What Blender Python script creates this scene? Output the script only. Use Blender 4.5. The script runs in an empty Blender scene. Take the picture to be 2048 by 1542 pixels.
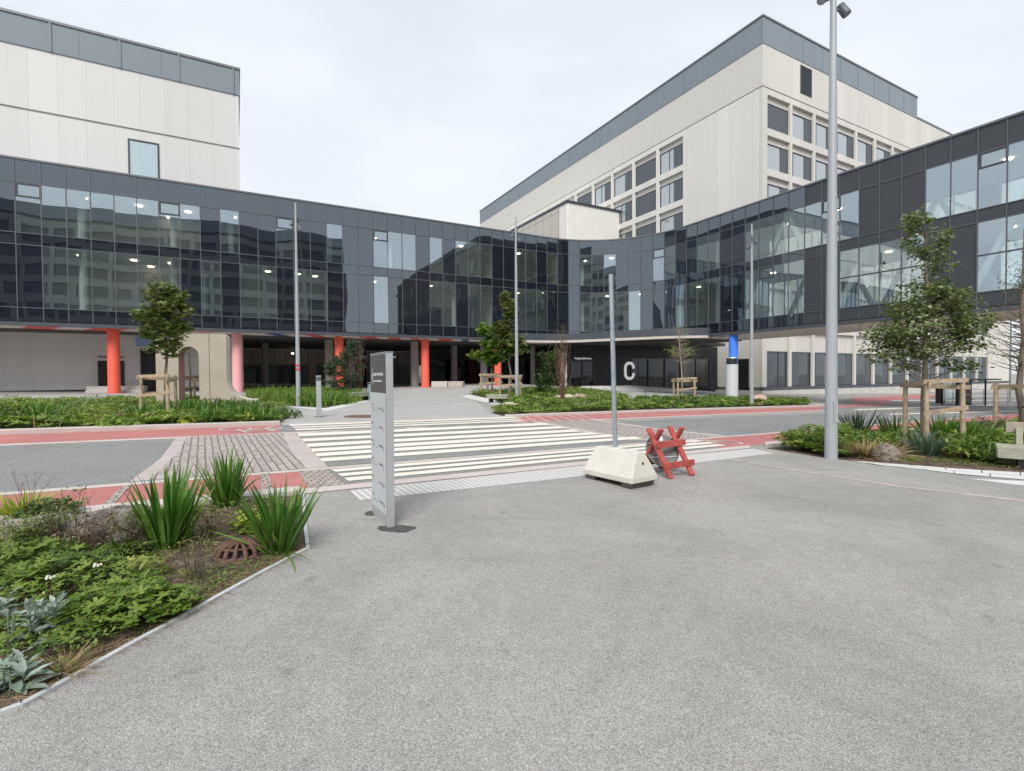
import bpy, bmesh, math, random
import numpy as np
from mathutils import Vector, Matrix, noise

R = math.radians
rng = np.random.default_rng(11)
random.seed(11)
sc = bpy.context.scene
COL = sc.collection

# ---------------------------------------------------------------- camera
F = 1000.0                       # focal length in pixels of the 2048 px wide photograph
EYE = 1.6
PT = math.atan(19 / 1000.0)
RL = 0.007
_f = Vector((0, math.cos(PT), -math.sin(PT)))
_u = Vector((0, math.sin(PT), math.cos(PT)))
_r = Vector((1, 0, 0))
RIGHT = _r * math.cos(RL) - _u * math.sin(RL)
UP = _u * math.cos(RL) + _r * math.sin(RL)
cam = bpy.data.cameras.new('camera')
cam.sensor_width = 36.0
cam.lens = 36.0 * F / 2048.0
cam.clip_start = 0.05
cam.clip_end = 3000
camo = bpy.data.objects.new('camera', cam)
COL.objects.link(camo)
m = Matrix((RIGHT, UP, -_f)).transposed().to_4x4()
m.translation = Vector((0, 0, EYE))
camo.matrix_world = m
sc.camera = camo


def gz(x, y):
    """height of the gently sloping site"""
    xc = np.clip(x, -60, 60)
    yc = np.clip(y, -30, 110)
    return -.025 * xc + .005 * yc + .65 * np.exp(-((xc + 1) / 12.) ** 2 - ((yc - 46) / 14.) ** 2)


def ray(px, py):
    return _f + RIGHT * ((px - 1024) / F) + UP * ((771 - py) / F)


def gp(px, py, dz=0.0):
    """ground point seen at a photo pixel"""
    d = ray(px, py)
    t = 5.0
    for _ in range(60):
        g = float(gz(t * d.x, t * d.y)) + dz
        t = t * .4 + .6 * min(200.0, max(.3, (EYE - g) / max(-d.z, 1e-3)))
    return Vector((t * d.x, t * d.y, float(gz(t * d.x, t * d.y)) + dz))


def at(px, py, Y):
    """point at forward distance Y on a photo pixel's ray"""
    d = ray(px, py)
    s = Y / d.y
    return Vector((d.x * s, Y, EYE + d.z * s))


# ---------------------------------------------------------------- objects
def tag(o, label=None, cat=None, group=None, kind=None):
    if label: o['label'] = label
    if cat: o['category'] = cat
    if group: o['group'] = group
    if kind: o['kind'] = kind
    return o


def thing(name, loc, label, cat, group=None, rz=0.0):
    o = bpy.data.objects.new(name, None)
    o.empty_display_size = .2
    COL.objects.link(o)
    o.location = loc
    o.rotation_euler = (0, 0, rz)
    return tag(o, label, cat, group)


def copy_tree(o, parent=None):
    c = o.copy()
    COL.objects.link(c)
    if parent is not None:
        c.parent = parent
    for ch in o.children:
        copy_tree(ch, c)
    return c


def world_off(p):
    """translation of a chain of unrotated parents"""
    v = Vector((0, 0, 0))
    while p is not None:
        v += p.location
        p = p.parent
    return v


class MB:
    """collects shapes, then links them as ONE mesh object"""
    def __init__(s):
        s.v = []; s.f = []; s.m = []; s.sm = []

    def add(s, vs, fs, mi=0, smooth=False):
        b = len(s.v)
        s.v += [tuple(q) for q in vs]
        for f in fs:
            s.f.append([b + i for i in f]); s.m.append(mi); s.sm.append(smooth)

    def quad(s, a, b, c, d, mi=0):
        s.add([a, b, c, d], [(0, 1, 2, 3)], mi)

    def hexa(s, P, mi=0):
        """8 corners: bottom four ccw, top four ccw"""
        s.add(P, [(3, 2, 1, 0), (4, 5, 6, 7), (0, 1, 5, 4), (1, 2, 6, 5), (2, 3, 7, 6), (3, 0, 4, 7)], mi)

    def box(s, c, size, ax=None, mi=0):
        """ax: (unit x dir, unit y dir) in plan or full 3 axes"""
        ex, ey, ez = Vector((1, 0, 0)), Vector((0, 1, 0)), Vector((0, 0, 1))
        if ax is not None:
            ex = Vector(ax[0]); ey = Vector(ax[1])
            if ex.__len__() == 2: ex = ex.to_3d()
            if ey.__len__() == 2: ey = ey.to_3d()
            ez = Vector(ax[2]) if len(ax) > 2 else Vector((0, 0, 1))
        c = Vector(c)
        hx, hy, hz = ex * size[0] / 2, ey * size[1] / 2, ez * size[2] / 2
        P = [c - hx - hy - hz, c + hx - hy - hz, c + hx + hy - hz, c - hx + hy - hz,
             c - hx - hy + hz, c + hx - hy + hz, c + hx + hy + hz, c - hx + hy + hz]
        s.hexa(P, mi)

    def beam(s, a, b, w, h, mi=0, up=(0, 0, 1)):
        a = Vector(a); b = Vector(b)
        d = b - a
        L = d.length
        if L < 1e-6: return
        d /= L
        u = Vector(up)
        if abs(d.dot(u)) > .98: u = Vector((1, 0, 0))
        sx = d.cross(u).normalized()
        u = sx.cross(d).normalized()
        s.box((a + b) / 2, (L, w, h), (d, -sx, u), mi)

    def prism(s, pts, z0, z1, mi=0):
        n = len(pts)
        z0 = z0 if hasattr(z0, '__len__') else [z0] * n
        z1 = z1 if hasattr(z1, '__len__') else [z1] * n
        vs = [(p[0], p[1], z0[i]) for i, p in enumerate(pts)] + [(p[0], p[1], z1[i]) for i, p in enumerate(pts)]
        fs = [tuple(reversed(range(n))), tuple(range(n, 2 * n))]
        fs += [(i, (i + 1) % n, n + (i + 1) % n, n + i) for i in range(n)]
        s.add(vs, fs, mi)

    def tube(s, path, rad, n=10, mi=0, cap=True, smooth=True):
        path = [Vector(p) for p in path]
        rad = rad if hasattr(rad, '__len__') else [rad] * len(path)
        rings = []
        prev = None
        for i, p in enumerate(path):
            d = (path[min(i + 1, len(path) - 1)] - path[max(i - 1, 0)])
            if d.length < 1e-9: d = Vector((0, 0, 1))
            d.normalize()
            if prev is None:
                h = Vector((1, 0, 0)) if abs(d.x) < .9 else Vector((0, 1, 0))
                x = (h - d * h.dot(d)).normalized()
            else:
                x = (prev - d * prev.dot(d)).normalized()
            prev = x
            y = d.cross(x)
            rings.append([p + (x * math.cos(2 * math.pi * k / n) + y * math.sin(2 * math.pi * k / n)) * rad[i] for k in range(n)])
        vs = [v for r_ in rings for v in r_]
        fs = []
        for i in range(len(path) - 1):
            for k in range(n):
                fs.append((i * n + k, i * n + (k + 1) % n, (i + 1) * n + (k + 1) % n, (i + 1) * n + k))
        s.add(vs, fs, mi, smooth)
        if cap:
            s.add(rings[0], [tuple(reversed(range(n)))], mi)
            s.add(rings[-1], [tuple(range(n))], mi)

    def cyl(s, c, r0, r1, h, n=24, mi=0):
        c = Vector(c)
        s.tube([c, c + Vector((0, 0, h))], [r0, r1], n, mi)

    def build(s, name, mats, parent=None, bevel=0, local=False):
        me = bpy.data.meshes.new(name)
        off = world_off(parent) if (parent is not None and not local) else Vector((0, 0, 0))
        me.from_pydata([(v[0] - off.x, v[1] - off.y, v[2] - off.z) for v in s.v], [], s.f)
        mats = mats if isinstance(mats, (list, tuple)) else [mats]
        for q in mats: me.materials.append(q)
        me.polygons.foreach_set('material_index', s.m)
        me.polygons.foreach_set('use_smooth', s.sm)
        me.update()
        o = bpy.data.objects.new(name, me)
        COL.objects.link(o)
        if parent is not None: o.parent = parent
        if bevel:
            b = o.modifiers.new('bevel', 'BEVEL')
            b.width = bevel; b.segments = 2; b.limit_method = 'ANGLE'; b.angle_limit = R(40)
        return o


def drape(name, pts, dz, mat, h=0.0, step=1.0, label=None):
    """polygon (world xy) laid on the site surface; h>0 gives a kerb with sides"""
    bm = bmesh.new()
    vs = [bm.verts.new((p[0], p[1], 0)) for p in pts]
    bm.faces.new(vs).normal_update()
    bmesh.ops.triangulate(bm, faces=bm.faces[:])
    xs = [p[0] for p in pts]; ys = [p[1] for p in pts]
    if max(ys) > 16:
        for k in range(int(math.ceil(max(min(xs), -45))), int(min(max(xs), 45)) + 1):
            bmesh.ops.bisect_plane(bm, geom=bm.verts[:] + bm.edges[:] + bm.faces[:], plane_co=(k * step, 0, 0), plane_no=(1, 0, 0), dist=1e-4)
        for k in range(int(math.ceil(max(min(ys), 12))), int(min(max(ys), 75)) + 1):
            bmesh.ops.bisect_plane(bm, geom=bm.verts[:] + bm.edges[:] + bm.faces[:], plane_co=(0, k * step, 0), plane_no=(0, 1, 0), dist=1e-4)
    if h:
        r = bmesh.ops.extrude_face_region(bm, geom=bm.faces[:])
        for v in [g for g in r['geom'] if isinstance(g, bmesh.types.BMVert)]:
            v.co.z += h
    for v in bm.verts:
        v.co.z += float(gz(v.co.x, v.co.y)) + dz - (0 if v.co.z > 0 or not h else .05)
    bmesh.ops.recalc_face_normals(bm, faces=bm.faces[:])
    if not h:
        for f in bm.faces:
            if f.normal.z < 0: f.normal_flip()
    me = bpy.data.meshes.new(name)
    bm.to_mesh(me); bm.free()
    me.materials.append(mat)
    o = bpy.data.objects.new(name, me)
    COL.objects.link(o)
    tag(o, label or None, None, None, 'structure')
    return o


def pg(pix, dz=0.0):
    return [gp(x, y).to_2d() for x, y in pix]


# ---------------------------------------------------------------- materials
def new_mat(name):
    m_ = bpy.data.materials.new(name)
    m_.use_nodes = True
    nt = m_.node_tree
    nt.nodes.clear()
    out = nt.nodes.new('ShaderNodeOutputMaterial')
    return m_, nt, out


def N(nt, t, **kw):
    n = nt.nodes.new(t)
    for k, v in kw.items():
        if k.startswith('i_'):
            n.inputs[k[2:].replace('_', ' ')].default_value = v
        else:
            setattr(n, k, v)
    return n


def c4(c, k=1.0):
    return (min(1, c[0] * k), min(1, c[1] * k), min(1, c[2] * k), 1)


def mat(name, col, rough=.6, metal=0.0, var=.12, vs=3.0, bump=0.0, bs=40.0, spec=.5, col2=None, detail=4.0, coord='Position', stretch=None, fine=0.0, fs=60.0):
    m_, nt, out = new_mat(name)
    L = nt.links.new
    p = N(nt, 'ShaderNodeBsdfPrincipled')
    p.inputs['Roughness'].default_value = rough
    p.inputs['Metallic'].default_value = metal
    p.inputs['Specular IOR Level'].default_value = spec
    if coord == 'Position':
        co = N(nt, 'ShaderNodeNewGeometry').outputs['Position']
    else:
        co = N(nt, 'ShaderNodeTexCoord').outputs['Object']
    if stretch:
        mp = N(nt, 'ShaderNodeMapping')
        mp.inputs['Scale'].default_value = stretch
        L(co, mp.inputs['Vector']); cs = mp.outputs[0]
    else:
        cs = co
    nz = N(nt, 'ShaderNodeTexNoise', i_Scale=vs, i_Detail=detail, i_Roughness=.6)
    L(cs, nz.inputs['Vector'])
    rp = N(nt, 'ShaderNodeMapRange')
    rp.inputs[1].default_value = .3; rp.inputs[2].default_value = .7
    L(nz.outputs['Fac'], rp.inputs[0])
    mx = N(nt, 'ShaderNodeMix', data_type='RGBA')
    L(rp.outputs[0], mx.inputs[0])
    mx.inputs[6].default_value = c4(col, 1 - var)
    mx.inputs[7].default_value = c4(col2 if col2 else col, 1 + var)
    res = mx.outputs[2]
    if fine:
        n2 = N(nt, 'ShaderNodeTexNoise', i_Scale=fs, i_Detail=3.0)
        L(co, n2.inputs['Vector'])
        r2 = N(nt, 'ShaderNodeMapRange')
        r2.inputs[1].default_value = .3; r2.inputs[2].default_value = .7
        r2.inputs[3].default_value = 1 - fine; r2.inputs[4].default_value = 1 + fine
        L(n2.outputs['Fac'], r2.inputs[0])
        sc_ = N(nt, 'ShaderNodeVectorMath', operation='SCALE')
        L(res, sc_.inputs[0]); L(r2.outputs[0], sc_.inputs['Scale'])
        res = sc_.outputs[0]
    L(res, p.inputs['Base Color'])
    if bump:
        nb = N(nt, 'ShaderNodeTexNoise', i_Scale=bs, i_Detail=4.0)
        L(co, nb.inputs['Vector'])
        b = N(nt, 'ShaderNodeBump', i_Strength=bump, i_Distance=.02)
        L(nb.outputs['Fac'], b.inputs['Height'])
        L(b.outputs[0], p.inputs['Normal'])
    L(p.outputs[0], out.inputs[0])
    m_.diffuse_color = c4(col)
    return m_


def glass_mat(name, ior, tint, gl_tint, opaque=None, wav=.02, ws=.55):
    """coated facade glass: Fresnel mirror over a see-through tint, or over an opaque back"""
    m_, nt, out = new_mat(name)
    L = nt.links.new
    g = N(nt, 'ShaderNodeNewGeometry')
    nz = N(nt, 'ShaderNodeTexNoise', i_Scale=ws, i_Detail=1.0)
    L(g.outputs['Position'], nz.inputs['Vector'])
    sb = N(nt, 'ShaderNodeVectorMath', operation='SUBTRACT')
    sb.inputs[1].default_value = (.5, .5, .5)
    L(nz.outputs['Color'], sb.inputs[0])
    sl = N(nt, 'ShaderNodeVectorMath', operation='SCALE')
    sl.inputs['Scale'].default_value = wav
    L(sb.outputs[0], sl.inputs[0])
    ad = N(nt, 'ShaderNodeVectorMath', operation='ADD')
    L(sl.outputs[0], ad.inputs[0]); L(g.outputs['Normal'], ad.inputs[1])
    nn = N(nt, 'ShaderNodeVectorMath', operation='NORMALIZE')
    L(ad.outputs[0], nn.inputs[0])
    gl = N(nt, 'ShaderNodeBsdfGlossy', i_Roughness=.004)
    gl.inputs['Color'].default_value = c4(gl_tint)
    L(nn.outputs[0], gl.inputs['Normal'])
    fr = N(nt, 'ShaderNodeFresnel', i_IOR=ior)
    # the same reflectance from inside and outside: facing-based curve
    lw = N(nt, 'ShaderNodeLayerWeight', i_Blend=.5)
    pw = N(nt, 'ShaderNodeMath', operation='POWER'); pw.inputs[1].default_value = 4.0
    L(lw.outputs['Facing'], pw.inputs[0])
    mr = N(nt, 'ShaderNodeMapRange')
    f0 = ((ior - 1) / (ior + 1)) ** 2
    mr.inputs[3].default_value = f0; mr.inputs[4].default_value = .95
    L(pw.outputs[0], mr.inputs[0])
    if opaque is None:
        bk = N(nt, 'ShaderNodeBsdfTransparent')
        bk.inputs['Color'].default_value = c4(tint)
    else:
        bk = N(nt, 'ShaderNodeBsdfDiffuse')
        bk.inputs['Color'].default_value = c4(opaque)
    mx = N(nt, 'ShaderNodeMixShader')
    L(mr.outputs[0], mx.inputs[0]); L(bk.outputs[0], mx.inputs[1]); L(gl.outputs[0], mx.inputs[2])
    L(mx.outputs[0], out.inputs[0])
    nt.nodes.remove(fr)
    return m_


def emit_mat(name, col, st):
    m_, nt, out = new_mat(name)
    e = N(nt, 'ShaderNodeEmission', i_Strength=st)
    e.inputs['Color'].default_value = c4(col)
    nt.links.new(e.outputs[0], out.inputs[0])
    return m_


def panel_mat(name, col, width, dirv, joint=.012, var=.06, rough=.75, hj=None, jcol=.55):
    """cladding whose sheets differ slightly in tone, with narrow open joints; dirv is the run of the wall"""
    m_, nt, out = new_mat(name)
    L = nt.links.new
    g = N(nt, 'ShaderNodeNewGeometry')
    dt = N(nt, 'ShaderNodeVectorMath', operation='DOT_PRODUCT')
    dt.inputs[1].default_value = (dirv[0] / width, dirv[1] / width, 0)
    L(g.outputs['Position'], dt.inputs[0])
    fl = N(nt, 'ShaderNodeMath', operation='FLOOR'); L(dt.outputs['Value'], fl.inputs[0])
    fc = N(nt, 'ShaderNodeMath', operation='FRACT'); L(dt.outputs['Value'], fc.inputs[0])
    wn = N(nt, 'ShaderNodeTexWhiteNoise', noise_dimensions='1D'); L(fl.outputs[0], wn.inputs['W'])
    nz = N(nt, 'ShaderNodeTexNoise', i_Scale=1.2, i_Detail=5.0)
    mp = N(nt, 'ShaderNodeMapping'); mp.inputs['Scale'].default_value = (2.4, 2.4, .16)
    L(g.outputs['Position'], mp.inputs['Vector']); L(mp.outputs[0], nz.inputs['Vector'])
    a1 = N(nt, 'ShaderNodeMath', operation='MULTIPLY_ADD'); a1.inputs[1].default_value = .6; L(wn.outputs['Value'], a1.inputs[0])
    sc2 = N(nt, 'ShaderNodeMath', operation='MULTIPLY'); sc2.inputs[1].default_value = .4; L(nz.outputs['Fac'], sc2.inputs[0])
    L(sc2.outputs[0], a1.inputs[2])
    mr = N(nt, 'ShaderNodeMapRange'); mr.inputs[3].default_value = 1 - var; mr.inputs[4].default_value = 1 + var
    L(a1.outputs[0], mr.inputs[0])
    lt = N(nt, 'ShaderNodeMath', operation='LESS_THAN'); lt.inputs[1].default_value = joint / width; L(fc.outputs[0], lt.inputs[0])
    last = lt.outputs[0]
    if hj:
        sp = N(nt, 'ShaderNodeSeparateXYZ'); L(g.outputs['Position'], sp.inputs[0])
        dv = N(nt, 'ShaderNodeMath', operation='DIVIDE'); dv.inputs[1].default_value = hj; L(sp.outputs[2], dv.inputs[0])
        f2 = N(nt, 'ShaderNodeMath', operation='FRACT'); L(dv.outputs[0], f2.inputs[0])
        l2 = N(nt, 'ShaderNodeMath', operation='LESS_THAN'); l2.inputs[1].default_value = joint / hj; L(f2.outputs[0], l2.inputs[0])
        mxx = N(nt, 'ShaderNodeMath', operation='MAXIMUM'); L(last, mxx.inputs[0]); L(l2.outputs[0], mxx.inputs[1])
        last = mxx.outputs[0]
    j = N(nt, 'ShaderNodeMapRange'); j.inputs[3].default_value = 1; j.inputs[4].default_value = jcol; L(last, j.inputs[0])
    mu = N(nt, 'ShaderNodeMath', operation='MULTIPLY'); L(mr.outputs[0], mu.inputs[0]); L(j.outputs[0], mu.inputs[1])
    vm = N(nt, 'ShaderNodeVectorMath', operation='SCALE'); vm.inputs[0].default_value = col; L(mu.outputs[0], vm.inputs['Scale'])
    p = N(nt, 'ShaderNodeBsdfPrincipled', i_Roughness=rough)
    p.inputs['Specular IOR Level'].default_value = .3
    L(vm.outputs[0], p.inputs['Base Color'])
    L(p.outputs[0], out.inputs[0])
    return m_


# ---------------------------------------------------------------- foliage
def leaf_mat(name, cols, rough=.55, trans=.28):
    """cols: list of colours across the leaf-to-leaf variation attribute"""
    m_, nt, out = new_mat(name)
    L = nt.links.new
    a = N(nt, 'ShaderNodeAttribute', attribute_name='v')
    rp = N(nt, 'ShaderNodeValToRGB')
    el = rp.color_ramp.elements
    el[0].position = 0; el[0].color = c4(cols[0])
    el[1].position = 1; el[1].color = c4(cols[-1])
    for i, c in enumerate(cols[1:-1]):
        e = el.new((i + 1) / (len(cols) - 1)); e.color = c4(c)
    L(a.outputs['Fac'], rp.inputs[0])
    p = N(nt, 'ShaderNodeBsdfPrincipled', i_Roughness=rough)
    p.inputs['Specular IOR Level'].default_value = .35
    L(rp.outputs[0], p.inputs['Base Color'])
    t = N(nt, 'ShaderNodeBsdfTranslucent')
    hs = N(nt, 'ShaderNodeHueSaturation', i_Value=1.5, i_Saturation=1.1)
    L(rp.outputs[0], hs.inputs['Color']); L(hs.outputs[0], t.inputs['Color'])
    mx = N(nt, 'ShaderNodeMixShader'); mx.inputs[0].default_value = trans
    L(p.outputs[0], mx.inputs[1]); L(t.outputs[0], mx.inputs[2])
    L(mx.outputs[0], out.inputs[0])
    return m_


def T_leaf(w=.5, fold=.12, droop=.15):
    v = np.array([(0, 0, 0), (-w * .42, .3, fold), (w * .42, .3, fold), (0, .35, 0), (-w * .36, .7, fold - droop * .5), (w * .36, .7, fold - droop * .5), (0, 1, -droop)], float)
    return v, [(0, 3, 1), (0, 2, 3), (1, 3, 4), (2, 5, 3), (3, 6, 4), (3, 5, 6)]


def T_palm(lobes=5, cup=.12, notch=.45):
    v = [(0, 0, 0)]
    for i in range(lobes):
        for j, (rr, da) in enumerate([(notch, -.5), (.92, -.2), (1.0, 0.), (.92, .2)]):
            a = -math.pi * .5 + .35 + (2 * math.pi - .7) * (i + .5 + da) / lobes
            v.append((rr * math.cos(a), rr * math.sin(a) + .0, cup * rr * rr + (.06 if j else -.02)))
    a = -math.pi * .5 + .35 + (2 * math.pi - .7)
    v.append((notch * math.cos(a), notch * math.sin(a), cup * notch))
    n = len(v)
    return np.array(v), [(0, i, i + 1) for i in range(1, n - 1)]


def T_blade(seg=4, w=.04, bend=.35, power=1.8, tw=.6):
    v = []; f = []
    for i in range(seg + 1):
        t = i / seg
        ww = w * (1 - .15 * t) * (1 - t ** 3) if i < seg else 0
        y = bend * t ** power
        z = t - .25 * bend * t ** power
        v.append((-ww, y, z)); v.append((ww, y + ww * tw, z))
    for i in range(seg):
        f.append((2 * i, 2 * i + 1, 2 * i + 3, 2 * i + 2))
    return np.array(v), f


def basis(ax, nrm):
    """rotation matrices with local Y along ax, local Z near nrm"""
    ax = ax / np.linalg.norm(ax, axis=1, keepdims=True).clip(1e-9)
    x = np.cross(ax, nrm)
    ln = np.linalg.norm(x, axis=1, keepdims=True)
    x = np.where(ln < 1e-4, np.array([[1., 0, 0]]), x / ln.clip(1e-9))
    z = np.cross(x, ax)
    return np.stack([x, ax, z], axis=2)


def rotz(a):
    c, s = np.cos(a), np.sin(a)
    o = np.zeros((len(a), 3, 3))
    o[:, 0, 0] = c; o[:, 0, 1] = -s; o[:, 1, 0] = s; o[:, 1, 1] = c; o[:, 2, 2] = 1
    return o


def rotx(a):
    c, s = np.cos(a), np.sin(a)
    o = np.zeros((len(a), 3, 3))
    o[:, 0, 0] = 1; o[:, 1, 1] = c; o[:, 1, 2] = -s; o[:, 2, 1] = s; o[:, 2, 2] = c
    return o


class LF:
    """instanced leaf shapes, many kinds, built into one mesh"""
    def __init__(s):
        s.V = []; s.Fv = []; s.Fn = []; s.A = []; s.M = []; s.n = 0

    def add(s, T, pos, rot, scale, v, mi=0):
        tv, tf = T
        n = len(pos)
        if n == 0: return s
        scale = np.asarray(scale, float)
        if scale.ndim == 1: scale = scale[:, None] * np.ones((1, 3))
        P = np.einsum('nij,nmj->nmi', rot, tv[None] * scale[:, None, :]) + np.asarray(pos)[:, None, :]
        m_ = len(tv)
        s.V.append(P.reshape(-1, 3))
        s.A.append(np.repeat(np.clip(v, 0, 1), m_))
        base = s.n + np.arange(n)[:, None] * m_
        for f in tf:
            s.Fv.append((base + np.array(f)[None]))
            s.M.append(np.full(n, mi))
        s.n += n * m_
        return s

    def build(s, name, mats, parent=None, local=False):
        V = np.concatenate(s.V)
        off = world_off(parent) if (parent is not None and not local) else Vector((0, 0, 0))
        V = V - np.array(off)[None]
        me = bpy.data.meshes.new(name)
        cnt = np.concatenate([np.full(len(a), a.shape[1]) for a in s.Fv])
        loops = np.concatenate([a.reshape(-1) for a in s.Fv])
        me.vertices.add(len(V)); me.vertices.foreach_set('co', V.astype(np.float32).ravel())
        me.loops.add(len(loops)); me.loops.foreach_set('vertex_index', loops.astype(np.int32))
        me.polygons.add(len(cnt))
        me.polygons.foreach_set('loop_start', np.concatenate([[0], np.cumsum(cnt)[:-1]]).astype(np.int32))
        me.polygons.foreach_set('loop_total', cnt.astype(np.int32))
        me.polygons.foreach_set('material_index', np.concatenate(s.M).astype(np.int32))
        me.update(calc_edges=True)
        at_ = me.attributes.new('v', 'FLOAT', 'POINT')
        at_.data.foreach_set('value', np.concatenate(s.A).astype(np.float32))
        for q in (mats if isinstance(mats, (list, tuple)) else [mats]): me.materials.append(q)
        me.validate()
        o = bpy.data.objects.new(name, me)
        COL.objects.link(o)
        if parent is not None: o.parent = parent
        return o


def in_poly(P, poly):
    x, y = P[:, 0], P[:, 1]
    r = np.zeros(len(P), bool)
    n = len(poly)
    for i in range(n):
        x0, y0 = poly[i]; x1, y1 = poly[(i + 1) % n]
        c = ((y0 > y) != (y1 > y)) & (x < (x1 - x0) * (y - y0) / ((y1 - y0) if abs(y1 - y0) > 1e-9 else 1e-9) + x0)
        r ^= c
    return r


def scatter(poly, dens, nmax=400000):
    poly = [(p[0], p[1]) for p in poly]
    xs = [p[0] for p in poly]; ys = [p[1] for p in poly]
    A = (max(xs) - min(xs)) * (max(ys) - min(ys))
    n = min(nmax, int(A * dens))
    P = np.stack([rng.uniform(min(xs), max(xs), n), rng.uniform(min(ys), max(ys), n)], 1)
    return P[in_poly(P, poly)]


def onground(P, dz=0.0):
    return np.column_stack([P, gz(P[:, 0], P[:, 1]) + dz])


def vnoise(P, s, seed=0):
    return np.array([noise.noise(Vector((p[0] * s + seed, p[1] * s - seed, seed * .37))) for p in P])
# ================================================================ ground, road and paving
RD = Vector((1.616, 1.0, 0)).normalized()        # run of the road
RA = math.atan2(RD.y, RD.x)


def asphalt_mat(name, dark, light, scale, mixv, stain=.25, rough=.85, bump=.35):
    m_, nt, out = new_mat(name)
    L = nt.links.new
    g = N(nt, 'ShaderNodeNewGeometry')
    vo = N(nt, 'ShaderNodeTexVoronoi', i_Scale=scale); L(g.outputs['Position'], vo.inputs['Vector'])
    sp = N(nt, 'ShaderNodeSeparateXYZ'); L(vo.outputs['Color'], sp.inputs[0])
    cr = N(nt, 'ShaderNodeValToRGB')
    el = cr.color_ramp.elements
    el[0].position = 0; el[0].color = c4(dark)
    el[1].position = 1; el[1].color = c4(light)
    e = el.new(mixv); e.color = c4([(a * .6 + b * .4) for a, b in zip(dark, light)])
    e = el.new(.93); e.color = c4([(a * .3 + b * .7) for a, b in zip(dark, light)])
    L(sp.outputs[0], cr.inputs[0])
    # stone edges sink into the binder
    dr = N(nt, 'ShaderNodeMapRange'); dr.inputs[1].default_value = .25; dr.inputs[2].default_value = .75
    dr.inputs[3].default_value = 1.05; dr.inputs[4].default_value = .74
    L(vo.outputs['Distance'], dr.inputs[0])
    n1 = N(nt, 'ShaderNodeTexNoise', i_Scale=.55, i_Detail=6.0, i_Roughness=.65, i_Distortion=.6); L(g.outputs['Position'], n1.inputs['Vector'])
    r1 = N(nt, 'ShaderNodeMapRange'); r1.inputs[1].default_value = .3; r1.inputs[2].default_value = .72
    r1.inputs[3].default_value = 1 - stain; r1.inputs[4].default_value = 1 + stain * .6
    L(n1.outputs['Fac'], r1.inputs[0])
    n2 = N(nt, 'ShaderNodeTexNoise', i_Scale=9.0, i_Detail=5.0); L(g.outputs['Position'], n2.inputs['Vector'])
    r2 = N(nt, 'ShaderNodeMapRange'); r2.inputs[1].default_value = .3; r2.inputs[2].default_value = .7
    r2.inputs[3].default_value = .95; r2.inputs[4].default_value = 1.05
    L(n2.outputs['Fac'], r2.inputs[0])
    k1 = N(nt, 'ShaderNodeMath', operation='MULTIPLY'); L(dr.outputs[0], k1.inputs[0]); L(r1.outputs[0], k1.inputs[1])
    k2 = N(nt, 'ShaderNodeMath', operation='MULTIPLY'); L(k1.outputs[0], k2.inputs[0]); L(r2.outputs[0], k2.inputs[1])
    # a few long scuffs
    mp = N(nt, 'ShaderNodeMapping'); mp.inputs['Rotation'].default_value = (0, 0, R(25)); mp.inputs['Scale'].default_value = (.22, 2.6, 1)
    L(g.outputs['Position'], mp.inputs['Vector'])
    n3 = N(nt, 'ShaderNodeTexNoise', i_Scale=1.0, i_Detail=3.0, i_Distortion=1.2); L(mp.outputs[0], n3.inputs['Vector'])
    r3 = N(nt, 'ShaderNodeMapRange'); r3.inputs[1].default_value = .66; r3.inputs[2].default_value = .78
    r3.inputs[3].default_value = 1.0; r3.inputs[4].default_value = 1 - stain * 1.1
    L(n3.outputs['Fac'], r3.inputs[0])
    k3 = N(nt, 'ShaderNodeMath', operation='MULTIPLY'); L(k2.outputs[0], k3.inputs[0]); L(r3.outputs[0], k3.inputs[1])
    # small dirt spots
    n4 = N(nt, 'ShaderNodeTexNoise', i_Scale=5.5, i_Detail=2.0); L(g.outputs['Position'], n4.inputs['Vector'])
    r4 = N(nt, 'ShaderNodeMapRange'); r4.inputs[1].default_value = .68; r4.inputs[2].default_value = .74
    r4.inputs[3].default_value = 1.0; r4.inputs[4].default_value = 1 - stain * .8
    L(n4.outputs['Fac'], r4.inputs[0])
    k4 = N(nt, 'ShaderNodeMath', operation='MULTIPLY'); L(k3.outputs[0], k4.inputs[0]); L(r4.outputs[0], k4.inputs[1])
    vm = N(nt, 'ShaderNodeVectorMath', operation='SCALE'); L(cr.outputs[0], vm.inputs[0]); L(k4.outputs[0], vm.inputs['Scale'])
    p = N(nt, 'ShaderNodeBsdfPrincipled', i_Roughness=rough); p.inputs['Specular IOR Level'].default_value = .3
    L(vm.outputs[0], p.inputs['Base Color'])
    b = N(nt, 'ShaderNodeBump', i_Strength=bump, i_Distance=.004, invert=True); L(vo.outputs['Distance'], b.inputs['Height']); L(b.outputs[0], p.inputs['Normal'])
    L(p.outputs[0], out.inputs[0])
    return m_


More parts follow.
